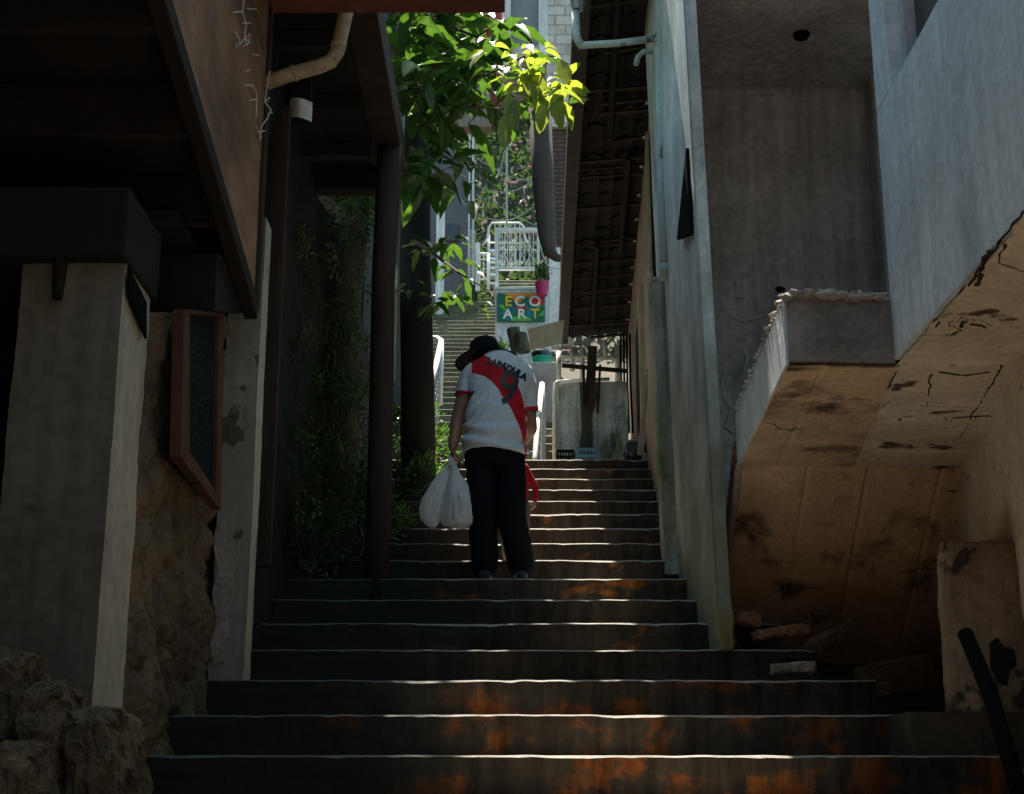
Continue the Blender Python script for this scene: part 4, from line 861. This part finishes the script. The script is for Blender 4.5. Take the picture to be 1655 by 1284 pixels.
# main boughs (pixel path, distance)
boughs = [
 [(668, 60, 11.8), (700, 110, 11), (740, 130, 10.4), (790, 120, 9.8), (850, 90, 9.4), (905, 92, 9.2)],
 [(668, 130, 11.8), (700, 172, 11), (750, 172, 10.2), (790, 174, 9.8), (840, 178, 9.4)],
 [(672, 20, 11.8), (720, 40, 11), (770, 60, 10.3), (800, 40, 10)],
 [(664, 240, 11.8), (700, 270, 11), (735, 300, 10.5), (745, 330, 10.4)],
 [(668, 390, 11.8), (700, 410, 11.2), (740, 440, 10.8), (790, 470, 10.6)],
 [(668, -60, 11.8), (740, -40, 10.8), (800, -60, 10), (860, -120, 9.6)],
 [(668, -20, 11.8), (640, -120, 10.8), (700, -220, 9.6), (760, -320, 9.0)],
]
for b_ in boughs: branch(b_, .02)
for _ in range(26):
    x, y = random.uniform(640, 800), random.uniform(15, 180); branch([(x, y, 10.4), (x + random.uniform(-30, 30), y + random.uniform(10, 40), 10.2), (x + random.uniform(-50, 50), y + random.uniform(30, 70), 10)], .006)
for _ in range(50):
    x, y = random.uniform(632, 815), random.uniform(-10, 190); cluster(at(x, y, random.uniform(9.6, 11.4)), 6, .17, random.uniform(.18, .32), crown)
for _ in range(26):     # leaves out in the sun, over the right tip; sunlight put into their colour
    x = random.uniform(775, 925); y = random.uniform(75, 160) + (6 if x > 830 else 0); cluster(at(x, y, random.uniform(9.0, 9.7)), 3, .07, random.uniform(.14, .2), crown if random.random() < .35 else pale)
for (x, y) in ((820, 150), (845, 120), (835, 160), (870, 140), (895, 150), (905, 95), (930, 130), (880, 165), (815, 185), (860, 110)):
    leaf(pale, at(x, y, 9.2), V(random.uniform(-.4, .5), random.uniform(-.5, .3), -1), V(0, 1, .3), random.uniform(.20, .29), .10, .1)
for _ in range(16):
    cluster(at(random.uniform(670, 755), random.uniform(190, 320), random.uniform(10.2, 10.9)), 3, .12, random.uniform(.22, .36), crown)
for _ in range(22):
    cluster(at(random.uniform(645, 775), random.uniform(390, 500), random.uniform(10.6, 11.3)), 3, .1, random.uniform(.10, .17), crown)
for _ in range(10): cluster(at(random.uniform(560, 600), random.uniform(280, 380), 9.9), 3, .1, .14, crown)
for _ in range(120):     # the part of the crown above the picture
    p = at(random.uniform(430, 710), random.uniform(-60, -900), random.uniform(8.8, 14)); cluster(p, 7, .38, random.uniform(.16, .26), crown)
br.build('branch', M['twig'], TR); crown.build('crown', M['leaf'], TR, recalc=False, smooth=True); pale.build('sunlit_leaves', M['leaf_sunlit'], TR, recalc=False, smooth=True)
# shrub along the left edge
def bushmass(name, spots, label, cat, L, parent_stem=True, mt='leaf_dark'):
    o = thing(name, spots[0][0], label, cat); mb = MB(); stems = MB()
    for c, rx, ry, rz, n in spots:
        for i in range(n):
            r_ = rv(); r_ = r_ * (r_.length ** -.5)
            p = c + V(r_.x * rx, r_.y * ry, r_.z * rz) + noise.noise_vector(c * 3 + r_ * 2) * .12
            leafq(mb, p, r_ + V(0, -.3, .2) + rv() * .6, L * random.uniform(.6, 1.4), L * .5)
        for i in range(8):
            r_ = rv(); stems.tube([c + V(0, .1, -rz), c + V(r_.x * rx * .5, r_.y * ry * .5, 0), c + V(r_.x * rx, r_.y * ry, r_.z * rz)], [.008, .005, .002], 4, cap=False)
    mb.build('foliage', M[mt], o, recalc=False); stems.build('stem', M['twig'], o); return o
B = []
for (x, y, d, rx, rz, n) in ((680, 800, 11.8, .22, .35, 700), (650, 740, 12.2, .3, .45, 800), (700, 740, 12.8, .18, .22, 500), (640, 870, 10.6, .13, .25, 400), (668, 690, 13, .25, .3, 500)):
    B.append((at(x, y, d), rx, .35, rz, n))
bushmass('green_shrub', B, 'green shrub behind the plastic bags at the stair edge', 'shrub', .055, mt='leaf')
B = []
for (x, y, d, rx, rz, n) in ((530, 800, 9.8, .35, .4, 900), (560, 700, 10.2, .3, .4, 800), (520, 660, 10.2, .25, .3, 600), (500, 880, 9.2, .25, .25, 500), (570, 860, 9.6, .3, .3, 700), (575, 590, 10.6, .2, .25, 400), (570, 330, 10.2, .2, .3, 500), (480, 780, 9.0, .2, .35, 400), (470, 620, 9.2, .2, .4, 500), (520, 480, 10.2, .25, .4, 600), (580, 420, 10.8, .12, .4, 300), (460, 450, 9.2, .2, .4, 400)):
    B.append((at(x, y, d), rx, .3, rz, n))
bushmass('ivy_shrub', B, 'dark ivy-like shrub in the shade left of the wooden post', 'shrub', .05)
# far hillside vegetation
mb = MB()
for i in range(15000):
    x = random.uniform(-9, 7); y = random.uniform(33, 50); 
    zt = terr((x + 60) / 120, (y + 40) / 110)[2]; c = V(x, y, zt + random.uniform(0, 1.6) * (1 + nz((x, y, 0), .8)))
    leafq(mb, c, rv() + V(0, -.4, .2), random.uniform(.2, .42), random.uniform(.09, .18))
stuff(mb.build('undergrowth', M['leaf_far'], recalc=False), 'dense green hillside plants far beyond the white gate', 'plants')
mb = MB()
for i in range(10):
    p = at(random.uniform(820, 866), random.uniform(215, 300), 33 + random.random()); mb.ball(p, .05, .05, .04, 6, 4)
M['pink'] = mat('pink_flower', (.5, .22, .26), None, 4, .8, 0, 10)
stuff(mb.build('blossom', M['pink']), 'small pink blossoms scattered in the hillside plants', 'flowers')
# house on the left behind the trees
LB = thing('tall_left_house', (-2, 17, 3), 'tall shaded house wall behind the leafy tree on the left', 'house')
MB().box(-5, -1.62, 14.9, 25.5, 1, 11.5).build('wall', M['dark_wall'], LB)
MB().box(-1.63, -1.55, 17, 18.4, 5.2, 6.8).build('window', M['glass_dark'], LB)
# ------------------------------------------------------------------ people
def remesh(mb, vox, smooth=6, fac=.5):
    me = bpy.data.meshes.new('t'); me.from_pydata(mb.v, [], mb.f); o = bpy.data.objects.new('t', me); C.objects.link(o)
    bm = bmesh.new(); bm.from_mesh(me); bmesh.ops.recalc_face_normals(bm, faces=bm.faces); bm.to_mesh(me); bm.free()
    r = o.modifiers.new('r', 'REMESH'); r.mode = 'VOXEL'; r.voxel_size = vox
    if smooth: s = o.modifiers.new('s', 'SMOOTH'); s.iterations = smooth; s.factor = fac
    bpy.context.view_layer.update()
    m2 = bpy.data.meshes.new_from_object(o.evaluated_get(bpy.context.evaluated_depsgraph_get())); bpy.data.objects.remove(o)
    return m2
def addmesh(name, me, mats, parent, off=None):
    off = off or LOC[parent.name]
    for v in me.vertices: v.co = v.co - off
    me.materials.clear()
    for m_ in (mats if isinstance(mats, list) else [mats]): me.materials.append(m_)
    for p in me.polygons: p.use_smooth = True
    o = bpy.data.objects.new(name, me); C.objects.link(o); o.parent = parent; return o
def chain(mb, pts, rads, n=16, side=(1, 0, 0)):
    """limb: rounded tube through pts"""
    P = [Vector(p) for p in pts]; Q = []; Rr = []
    for i in range(len(P) - 1):
        p0, p1, p2, p3 = P[max(i - 1, 0)], P[i], P[i + 1], P[min(i + 2, len(P) - 1)]
        for k in range(4):
            t = k / 4; Q.append(.5 * ((2 * p1) + (-p0 + p2) * t + (2 * p0 - 5 * p1 + 4 * p2 - p3) * t * t + (-p0 + 3 * p1 - 3 * p2 + p3) * t ** 3))
            a, b = rads[i], rads[i + 1]; a = a if isinstance(a, tuple) else (a, a); b = b if isinstance(b, tuple) else (b, b)
            Rr.append((a[0] + (b[0] - a[0]) * t, a[1] + (b[1] - a[1]) * t))
    Q.append(P[-1]); r = rads[-1]; Rr.append(r if isinstance(r, tuple) else (r, r))
    mb.tube(Q, Rr, n, side=side)
    for p, r in ((Q[0], Rr[0]), (Q[-1], Rr[-1])): mb.ball(p, r[0] * .98, r[1] * .98, min(r) * .9, 12, 8)
def hand(mb, wrist, palm, curl, side, s=1.0, grip=V(0, 1, 0)):
    """palm tube + 4 curled fingers + thumb; side: lateral axis across the knuckles, grip: curl direction"""
    d = (palm - wrist).normalized()
    chain(mb, [wrist, wrist.lerp(palm, .5), palm], [(.026 * s, .020 * s), (.036 * s, .017 * s), (.040 * s, .016 * s)], 12, side=side)
    for k, (off, ln) in enumerate(((-.030, .068), (-.010, .078), (.011, .074), (.031, .056))):
        b = palm + side * off * s; L = ln * s; a1 = curl * (.8 + .1 * k); pts = [b - d * .01]; cur = b.copy(); ang = .15
        for j, fr in enumerate((.42, .33, .25)):
            ang += a1 * (.7 if j == 0 else 1); dr = d * math.cos(ang) + grip * math.sin(ang); cur = cur + dr * L * fr; pts.append(cur.copy())
        chain(mb, pts, [.0100 * s, .0095 * s, .0085 * s, .0072 * s], 8, side=side)
    b = wrist.lerp(palm, .45) - side * .034 * s
    chain(mb, [b, b - side * .018 * s + d * .02 * s + grip * .015 * s, b - side * .012 * s + d * .048 * s + grip * .035 * s], [.013 * s, .011 * s, .008 * s], 8, side=side)
def head(mb, c, s, rot):
    """skull, jaw, nose, ears, lips; face looks along local +Y (away from the camera)"""
    def L(x, y, z): return c + rot @ (Vector((x, y, z)) * s)
    mb.ball(c, .077 * s, .097 * s, .105 * s, 20, 14, rot=rot); mb.ball(L(0, .03, -.06), .055 * s, .06 * s, .06 * s, 14, 10, rot=rot)
    mb.ball(L(0, .098, -.022), .013 * s, .02 * s, .02 * s, 8, 6, rot=rot); mb.tube([L(0, .088, .025), L(0, .106, -.022)], [.007 * s, .012 * s], 8)
    mb.ball(L(0, .086, -.06), .024 * s, .012 * s, .009 * s, 10, 6, rot=rot); mb.ball(L(0, .075, -.098), .022 * s, .018 * s, .015 * s, 8, 6, rot=rot)
    for k in (-1, 1):
        mb.ball(L(k * .08, -.002, -.012), .010 * s, .020 * s, .032 * s, 10, 8, rot=rot); mb.ball(L(k * .033, .084, .012), .015 * s, .01 * s, .010 * s, 8, 6, rot=rot)
        mb.tube([L(k * .015, .094, .03), L(k * .05, .082, .032)], .007 * s, 6)
Z6 = nose(6)[1]
man = thing('person', at(800, 932, 9.25), 'person climbing the steps in black hat, white shirt with red sash and dark 9', 'person')
def T_(px, py, d): return at(px, py, d)
# centre line of the torso and widths in pixels
rows = [(757, 799, 52, .135, 9.24), (735, 799, 53, .14, 9.24), (712, 799, 50, .140, 9.25), (690, 800, 48, .142, 9.26), (668, 801, 47, .140, 9.28), (648, 803, 46, .135, 9.31), (630, 805, 49, .130, 9.34), (614, 806, 54, .122, 9.37), (602, 806, 55, .112, 9.40), (592, 805, 46, .098, 9.43), (584, 804, 32, .080, 9.46), (577, 802, 20, .06, 9.49)]
def torso(mb, grow=1.0, lo=0, hi=99):
    pts, rr = [], []
    for y, x, hw, ry, d in rows[lo:hi]:
        c = at(x, y, d + .0); dep = c.y * ct + c.z * st; pts.append(c); rr.append((hw / F * dep * grow, ry * grow))
    Q, Rr = [], []
    mb.tube(pts, rr, 28, side=(1, 0, 0))
LS, LE, LW = T_(763, 606, 9.40), T_(741, 678, 9.36), T_(732, 722, 9.27)
RS, RE, RW_ = T_(846, 612, 9.40), T_(857, 690, 9.42), T_(850, 712, 9.62)
hc = at(787, 578, 9.62); hrot = Matrix.Rotation(R(-8), 3, 'Y') @ Matrix.Rotation(R(-38), 3, 'X')
# body
mb = MB(); torso(mb, .82, 1)
chain(mb, [T_(800, 592, 9.46), T_(795, 583, 9.54), hc - V(0, 0, .03)], [(.07, .07), (.058, .06), .055])
head(mb, hc, 1.0, hrot)
LP = T_(733, 740, 9.24)
chain(mb, [LS, LS.lerp(LE, .5), LE, LE.lerp(LW, .35), LW], [.062, .060, .051, .047, .031])
hand(mb, LW, LP, .75, V(.25, .97, 0).normalized(), 1.0, V(.97, -.25, 0))
RP_ = T_(846, 716, 9.70)
chain(mb, [RS, RS.lerp(RE, .5), RE, RE.lerp(RW_, .35), RW_], [.060, .055, .048, .045, .030])
hand(mb, RW_, RP_, .6, V(0, .2, 1).normalized(), .98, V(-1, 0, 0))
HL, KL, AL = T_(778, 748, 9.25), T_(780, 836, 9.22), T_(784, 912, 9.27)
HR, KR, AR = T_(824, 748, 9.25), T_(827, 836, 9.20), T_(842, 912, 9.28)
for h_, k_, a_ in ((HL, KL, AL), (HR, KR, AR)):
    chain(mb, [h_, h_.lerp(k_, .5), k_, k_.lerp(a_, .4), a_], [.085, .075, .055, .052, .036])
    mb.ball(a_ + V(0, .05, -.05), .038, .11, .035, 12, 8)
addmesh('body', remesh(mb, .0055, 3), M['skin'], man)
# shirt
mb = MB(); torso(mb, 1.04, 1, 12)
sw_ = [(LS + V(.03, 0, .02), LS + V(-.004, 0, -.005), LS.lerp(LE, .52)), (RS + V(-.03, 0, .02), RS + V(.003, 0, 0), RS.lerp(RE, .70))]
for a_, b_, c_ in sw_: chain(mb, [a_, b_, c_], [.072, .078, .074])
sm = remesh(mb, .0065, 10, .6)
# drape: folds, straight hem
hemz = at(800, 727, 9.1).z
cutb = bmesh.new(); cutb.from_mesh(sm)
bmesh.ops.bisect_plane(cutb, geom=cutb.verts[:] + cutb.edges[:] + cutb.faces[:], plane_co=(0, 0, hemz), plane_no=V(.05, 0, -1), clear_outer=True)
for a_, b_, c_ in sw_:
    d_ = (c_ - b_).normalized()
    vs = [v for v in cutb.verts if (v.co - c_).dot(d_) > .0 and (v.co - c_).length < .16 and ((topix(v.co)[0] > 851) if a_ is sw_[1][0] else (topix(v.co)[0] < 767)) and v.co.z > hemz + .12]
    bmesh.ops.delete(cutb, geom=vs, context='VERTS')
cutb.to_mesh(sm); cutb.free()
def fold(p):
    px = p.x; t = 0
    low = max(0, min(1, (at(800, 640, 9.3).z - p.z) / .3))
    t += .013 * low * math.sin(p.z * 58 + 6 * px + 3 * nz(p, 4)) + .024 * low * nz(Vector((px * 2.2, p.y * 2, p.z * 9)), 1.6)
    t += .012 * (1 - low) * nz(Vector((px - p.z * .6, p.y, px * .6 + p.z)), 9, 3)
    dq = (p - at(775, 660, 9.2)); t += .009 * math.sin((dq.x * .8 - dq.z * .7) * 120) * math.exp(-(dq.length / .12) ** 2)
    return t + .003 * nz(p, 25)
nrm = [v.normal.copy() for v in sm.vertices]
for v, n_ in zip(sm.vertices, nrm): v.co = v.co + n_ * fold(v.co)
bm = bmesh.new(); bm.from_mesh(sm); bvh = BVHTree.FromBMesh(bm); bm.free()
# sash attribute: signed distance from the sash band, measured across the back
upper = [(700, 583), (758, 583), (775, 573), (786, 575), (799, 586), (810, 594), (819, 599), (830, 605), (835, 620), (842, 635), (846, 649), (849, 670), (851, 700), (852, 780)]
lower = [(700, 604), (767, 604), (782, 608), (794, 616), (806, 630), (813, 643), (824, 657), (832, 673), (839, 688), (844, 705), (848, 726), (853, 780)]
import bisect
ux = []
def interp(tab, x):
    for (x0, y0), (x1, y1) in zip(tab, tab[1:]):
        if x0 <= x <= x1: return y0 + (y1 - y0) * (x - x0) / max(1e-6, x1 - x0)
    return 2000 if x > tab[-1][0] else tab[0][1]
at_ = sm.attributes.new('sash', 'FLOAT', 'POINT'); cuff = sm.attributes.new('cuff', 'FLOAT', 'POINT')
for i, v in enumerate(sm.vertices):
    x, y = topix(v.co); front = v.normal.y > .35
    # band in a rotated frame: at given x the band lies between upper(x) and lower(x)
    s_ = min(y - interp(upper, x), interp(lower, x) - y)
    s_ = min(s_, x - 762)
    at_.data[i].value = -5 if v.normal.y > .6 else s_
    cv = -1
    for a_, b_, c_ in sw_:
        d_ = (c_ - b_).normalized(); q = v.co - c_
        if q.length < .12: cv = max(cv, (q.dot(d_) + .022) * 30)
    cuff.data[i].value = cv
shm = mat('shirt', (.62, .66, .70), (.54, .58, .62), 6, .85, .2, 90, spec=.2)
n = shm.node_tree.nodes; L = shm.node_tree.links; p = n['Principled BSDF']; src = p.inputs['Base Color'].links[0].from_socket
def attr(nm):
    a = n.new('ShaderNodeAttribute'); a.attribute_name = nm; g_ = n.new('ShaderNodeMath'); g_.operation = 'GREATER_THAN'; g_.inputs[1].default_value = 0; L.new(a.outputs['Fac'], g_.inputs[0]); return g_.outputs[0]
mx = n.new('ShaderNodeMath'); mx.operation = 'MAXIMUM'; L.new(attr('sash'), mx.inputs[0]); L.new(attr('cuff'), mx.inputs[1])
x_ = n.new('ShaderNodeMix'); x_.data_type = 'RGBA'; L.new(mx.outputs[0], x_.inputs[0]); L.new(src, x_.inputs[6]); x_.inputs[7].default_value = (.47, .012, .022, 1); L.new(x_.outputs[2], p.inputs['Base Color'])
shirt = addmesh('shirt', sm, shm, man)
shirt.modifiers.new('thick', 'SOLIDIFY').thickness = .003; shirt.modifiers['thick'].offset = -1
# lettering projected on the back of the shirt
def print_on(txt, size, cxp, cyp, rot, mt, parent, off=.004, bold=.0, sx_=1.0, bend=0.0, sp=1.0):
    cu = bpy.data.curves.new('print', 'FONT'); cu.body = txt; cu.size = size; cu.align_x = 'CENTER'; cu.align_y = 'CENTER'; cu.offset = bold; cu.space_character = sp
    t = bpy.data.objects.new('print', cu); C.objects.link(t); bpy.context.view_layer.update()
    me = bpy.data.meshes.new_from_object(t.evaluated_get(bpy.context.evaluated_depsgraph_get())); bpy.data.objects.remove(t)
    bm = bmesh.new(); bm.from_mesh(me); bmesh.ops.triangulate(bm, faces=bm.faces)
    for ax in (0, 1):
        for k in range(-40, 41):
            no = V(1, 0, 0) if ax == 0 else V(0, 1, 0); bmesh.ops.bisect_plane(bm, geom=bm.verts[:] + bm.edges[:] + bm.faces[:], plane_co=no * k * .008, plane_no=no)
    for v in bm.verts:
        x, y = v.co.x * sx_, v.co.y; y -= bend * x * x; c, s_ = math.cos(rot), math.sin(rot); xx, yy = x * c - y * s_, x * s_ + y * c
        px, py = cxp + xx * 243, cyp - yy * 243; r_ = ray(px, py); r_.normalize(); hit = bvh.ray_cast(V(0, 0, 0), r_)
        v.co = (hit[0] - r_ * off) if hit[0] else at(px, py, 9.25)
        v.co -= LOC[man.name]
    bm.to_mesh(me); bm.free(); me.materials.clear(); me.materials.append(mt); o = bpy.data.objects.new('print', me); C.objects.link(o); o.parent = parent; return o
print_on('LAPADULA', .058, 820, 595, R(-24), M['ink'], shirt, bold=.0045, bend=.6, sx_=1.0)
M['ink_number'] = mat('number_print', (.035, .035, .03), None, 5, .5, .1, 40)
print_on('9', .325, 822, 629, R(-9), M['ink_number'], shirt, bold=.006, sx_=.8)
print_on('-', .07, 817, 586, R(-20), M['ink'], shirt, bold=.002)
# trousers
mb = MB(); torso(mb, .93, 0, 3)
for h_, k_, a_ in ((HL, KL, AL), (HR, KR, AR)):
    chain(mb, [h_, h_.lerp(k_, .5), k_, k_.lerp(a_, .5), a_ + V(0, 0, -.03)], [(.102, .112), (.104, .11), (.095, .095), (.090, .09), (.086, .088)])
tm = remesh(mb, .008, 4)
for v in tm.vertices: v.co = v.co + v.normal * (.007 * nz(v.co, 6) + .004 * nz(Vector((v.co.x, v.co.y, v.co.z * 2.5)), 10))
addmesh('trousers', tm, M['trousers'], man)
for a_ in (AL, AR):
    mb = MB(); zf = Z6 + .01
    chain(mb, [V(a_.x, a_.y - .05, zf + .045), V(a_.x, a_.y + .05, zf + .045), V(a_.x, a_.y + .17, zf + .03)], [(.045, .04), (.05, .045), (.045, .03)])
    me = remesh(mb, .006, 3); sh = addmesh('shoe', me, M['shoe'], man)
    MB().box(a_.x - .047, a_.x + .047, a_.y - .09, a_.y + .20, zf - .008, zf + .016).build('sole', M['sole'], sh, bevel=.008)
# hat: crown and wide floppy brim
mb = MB(); K = []
hr = Matrix.Rotation(R(-9), 3, 'Y') @ Matrix.Rotation(R(-9), 3, 'X'); hb = at(784, 571, 9.62)
prof = [(.030, .108), (.075, .100), (.100, .078), (.110, .030), (.107, 0.0), (.108, -.022), (.14, -.034), (.185, -.048), (.222, -.062), (.224, -.068), (.184, -.055), (.138, -.041), (.104, -.028)]
nn = 48
hv = []
for r_, z in [(.001, .11)] + prof:
    for j in range(nn):
        t = 2 * math.pi * j / nn; wob = .018 * math.sin(2 * t + .8) * max(0, (r_ - .11) / .1) + .01 * math.sin(3 * t) * max(0, (r_ - .11) / .1); hv.append(hb + hr @ V(r_ * .98 * math.cos(t), r_ * 1.05 * math.sin(t), z + wob))
mb.v = hv; m_ = len(prof) + 1
for i in range(m_ - 1):
    for j in range(nn): j2 = (j + 1) % nn; mb.f.append((i * nn + j, i * nn + j2, (i + 1) * nn + j2, (i + 1) * nn + j)); mb.m.append(0)
hat = mb.build('hat', M['hat'], man, smooth=True)
MB().ball(hc + hrot @ V(0, -.012, -.012), .086, .098, .098, 24, 16, rot=hrot).ball(hc + hrot @ V(0, -.055, -.07), .066, .05, .06, 16, 10, rot=hrot).build('hair', M['hair'], man, smooth=True)
# plastic bags
def bag(top, prof, label, seed, tilt=0):
    o = thing('plastic_bag', top, label, 'plastic bag', 'plastic bags in the left hand')
    mb = MB(); n_ = 64; dep = 9.2 * 1.02
    for (px0, px1, py) in prof:
        a, b = at(px0, py, 9.2), at(px1, py, 9.2); c = (a + b) / 2; rx = (b.x - a.x) / 2; ry = max(.01, rx * .62)
        for j in range(n_):
            t = 2 * math.pi * j / n_; w_ = 1 + .12 * nz((math.cos(t) * 2.5, math.sin(t) * 2.5, py * .014), 1.6, seed) + .11 * nz((math.cos(t) * 6, math.sin(t) * 6, py * .03), 1, seed) - .16 * abs(nz((math.cos(t) * 4, math.sin(t) * 4, py * .008), 1.5, seed + 5)) + .05 * nz((math.cos(t) * 14, math.sin(t) * 14, py * .05), 1, seed)
            mb.v.append(c + V(rx * w_ * math.cos(t), ry * w_ * math.sin(t), .008 * nz((t, py * .05, seed), 2)))
    R_ = len(prof)
    for i in range(R_ - 1):
        for j in range(n_): j2 = (j + 1) % n_; mb.f.append((i * n_ + j, i * n_ + j2, (i + 1) * n_ + j2, (i + 1) * n_ + j)); mb.m.append(0)
    mb.f.append(tuple(range((R_ - 1) * n_, R_ * n_))); mb.m.append(0)
    mb.build('bag', M['plastic_bag'], o, smooth=True)
    return o
def dense(pr, k=4):
    out = []
    for (a0, a1, y0), (b0, b1, y1) in zip(pr, pr[1:]):
        for i in range(k): t = i / k; out.append((a0 + (b0 - a0) * t, a1 + (b1 - a1) * t, y0 + (y1 - y0) * t))
    return out + [pr[-1]]
b1 = bag(at(732, 745, 9.2), dense([(727, 734, 741), (729, 737, 752), (727, 745, 768), (722, 758, 785), (717, 767, 805), (713, 772, 822), (711, 774, 838), (716, 770, 849), (735, 757, 854)]), 'larger white plastic carrier bag, full, hanging nearest the leg', 3)
b2 = bag(at(730, 745, 9.2), dense([(726, 733, 741), (720, 734, 752), (704, 738, 768), (692, 735, 786), (681, 728, 804), (677, 720, 820), (679, 712, 836), (687, 707, 847), (695, 703, 851)]), 'smaller white plastic carrier bag hanging on the outer side', 8)
for v in b2.children[0].data.vertices: v.co.y += .05
for o_, s_ in ((b1, 1), (b2, -1)):
    MB().tube([at(731, 734, 9.23), at(731 + 4 * s_, 742, 9.2), at(731 + 3 * s_, 754, 9.2)], [(.02, .004), (.014, .006), (.02, .008)], 8, side=(1, 0, 0)).build('handle', M['plastic_bag'], o_, smooth=True)
mb = MB()
for (x, y, r_) in ((748, 822, .07), (735, 838, .05), (757, 838, .05)): mb.ball(at(x, y, 9.2), r_, r_ * .7, r_)
mb.build('groceries', M['peach'], b1, smooth=True)
# toddler in red, mostly hidden in front of the man
kid = thing('person', (0, 9.8, nose(7)[1]), 'small child in a red top, mostly hidden in front of the person in white', 'person')
kz = nose(7)[1]; kx = .02; ky = 9.80
mb = MB(); tb = [((kx, ky, kz + .40), .085, .07), ((kx, ky, kz + .50), .09, .075), ((kx, ky, kz + .62), .095, .07), ((kx, ky, kz + .70), .09, .06), ((kx, ky, kz + .74), .045, .045)]
mb.tube([t_[0] for t_ in tb], [(t_[1] * .93, t_[2] * .93) for t_ in tb], 20, side=(1, 0, 0)); chain(mb, [(kx, ky, kz + .72), (kx, ky + .01, kz + .80)], [.04, .038]); head(mb, V(kx, ky + .02, kz + .86), .82, Matrix.Rotation(R(-10), 3, 'X'))
kRS, kRE, kRW = V(kx + .06, ky, kz + .70), at(865, 788, ky), at(865, 808, ky); kRP = at(863, 818, ky)
kLS, kLE, kLW = V(kx - .085, ky, kz + .70), V(kx - .12, ky, kz + .53), V(kx - .10, ky + .06, kz + .42)
for a_, b_, c_ in ((kRS, kRE, kRW), (kLS, kLE, kLW)): chain(mb, [a_, a_.lerp(b_, .5), b_, c_], [.026, .022, .019, .015])
hand(mb, kRW, kRP, .4, V(.4, .9, 0).normalized(), .55, V(-.9, .4, 0)); hand(mb, kLW, kLW + V(0, .02, -.035), .4, V(0, .9, .2).normalized(), .55, V(1, 0, 0))
for s_ in (-1, 1):
    chain(mb, [(kx + .045 * s_, ky, kz + .42), (kx + .05 * s_, ky - .01, kz + .23), (kx + .05 * s_, ky, kz + .05)], [.055, .042, .03]); mb.ball(V(kx + .05 * s_, ky + .03, kz + .025), .028, .065, .025)
addmesh('body', remesh(mb, .005, 2), M['skin'], kid)
mb = MB(); mb.tube([t_[0] for t_ in tb], [(t_[1] * 1.06, t_[2] * 1.08) for t_ in tb], 20, side=(1, 0, 0))
for a_, b_, c_ in ((kRS, kRE, kRW), (kLS, kLE, kLW)): chain(mb, [a_, a_.lerp(b_, .5), b_, c_], [.034, .028, .024, .021])
addmesh('red_top', remesh(mb, .006, 3), M['red_cloth'], kid)
mb = MB()
for s_ in (-1, 1): chain(mb, [(kx + .045 * s_, ky, kz + .42), (kx + .05 * s_, ky - .01, kz + .23), (kx + .05 * s_, ky, kz + .10)], [.066, .052, .043])
M['kid_trousers'] = mat('kid_trousers', (.12, .11, .10), None, 6, .9, .2, 60); addmesh('trousers', remesh(mb, .007, 3), M['kid_trousers'], kid)
mb = MB(); mb.ball(V(kx, ky, kz + .885), .072, .085, .085, 20, 12); mb.build('hair', M['hair'], kid, smooth=True)
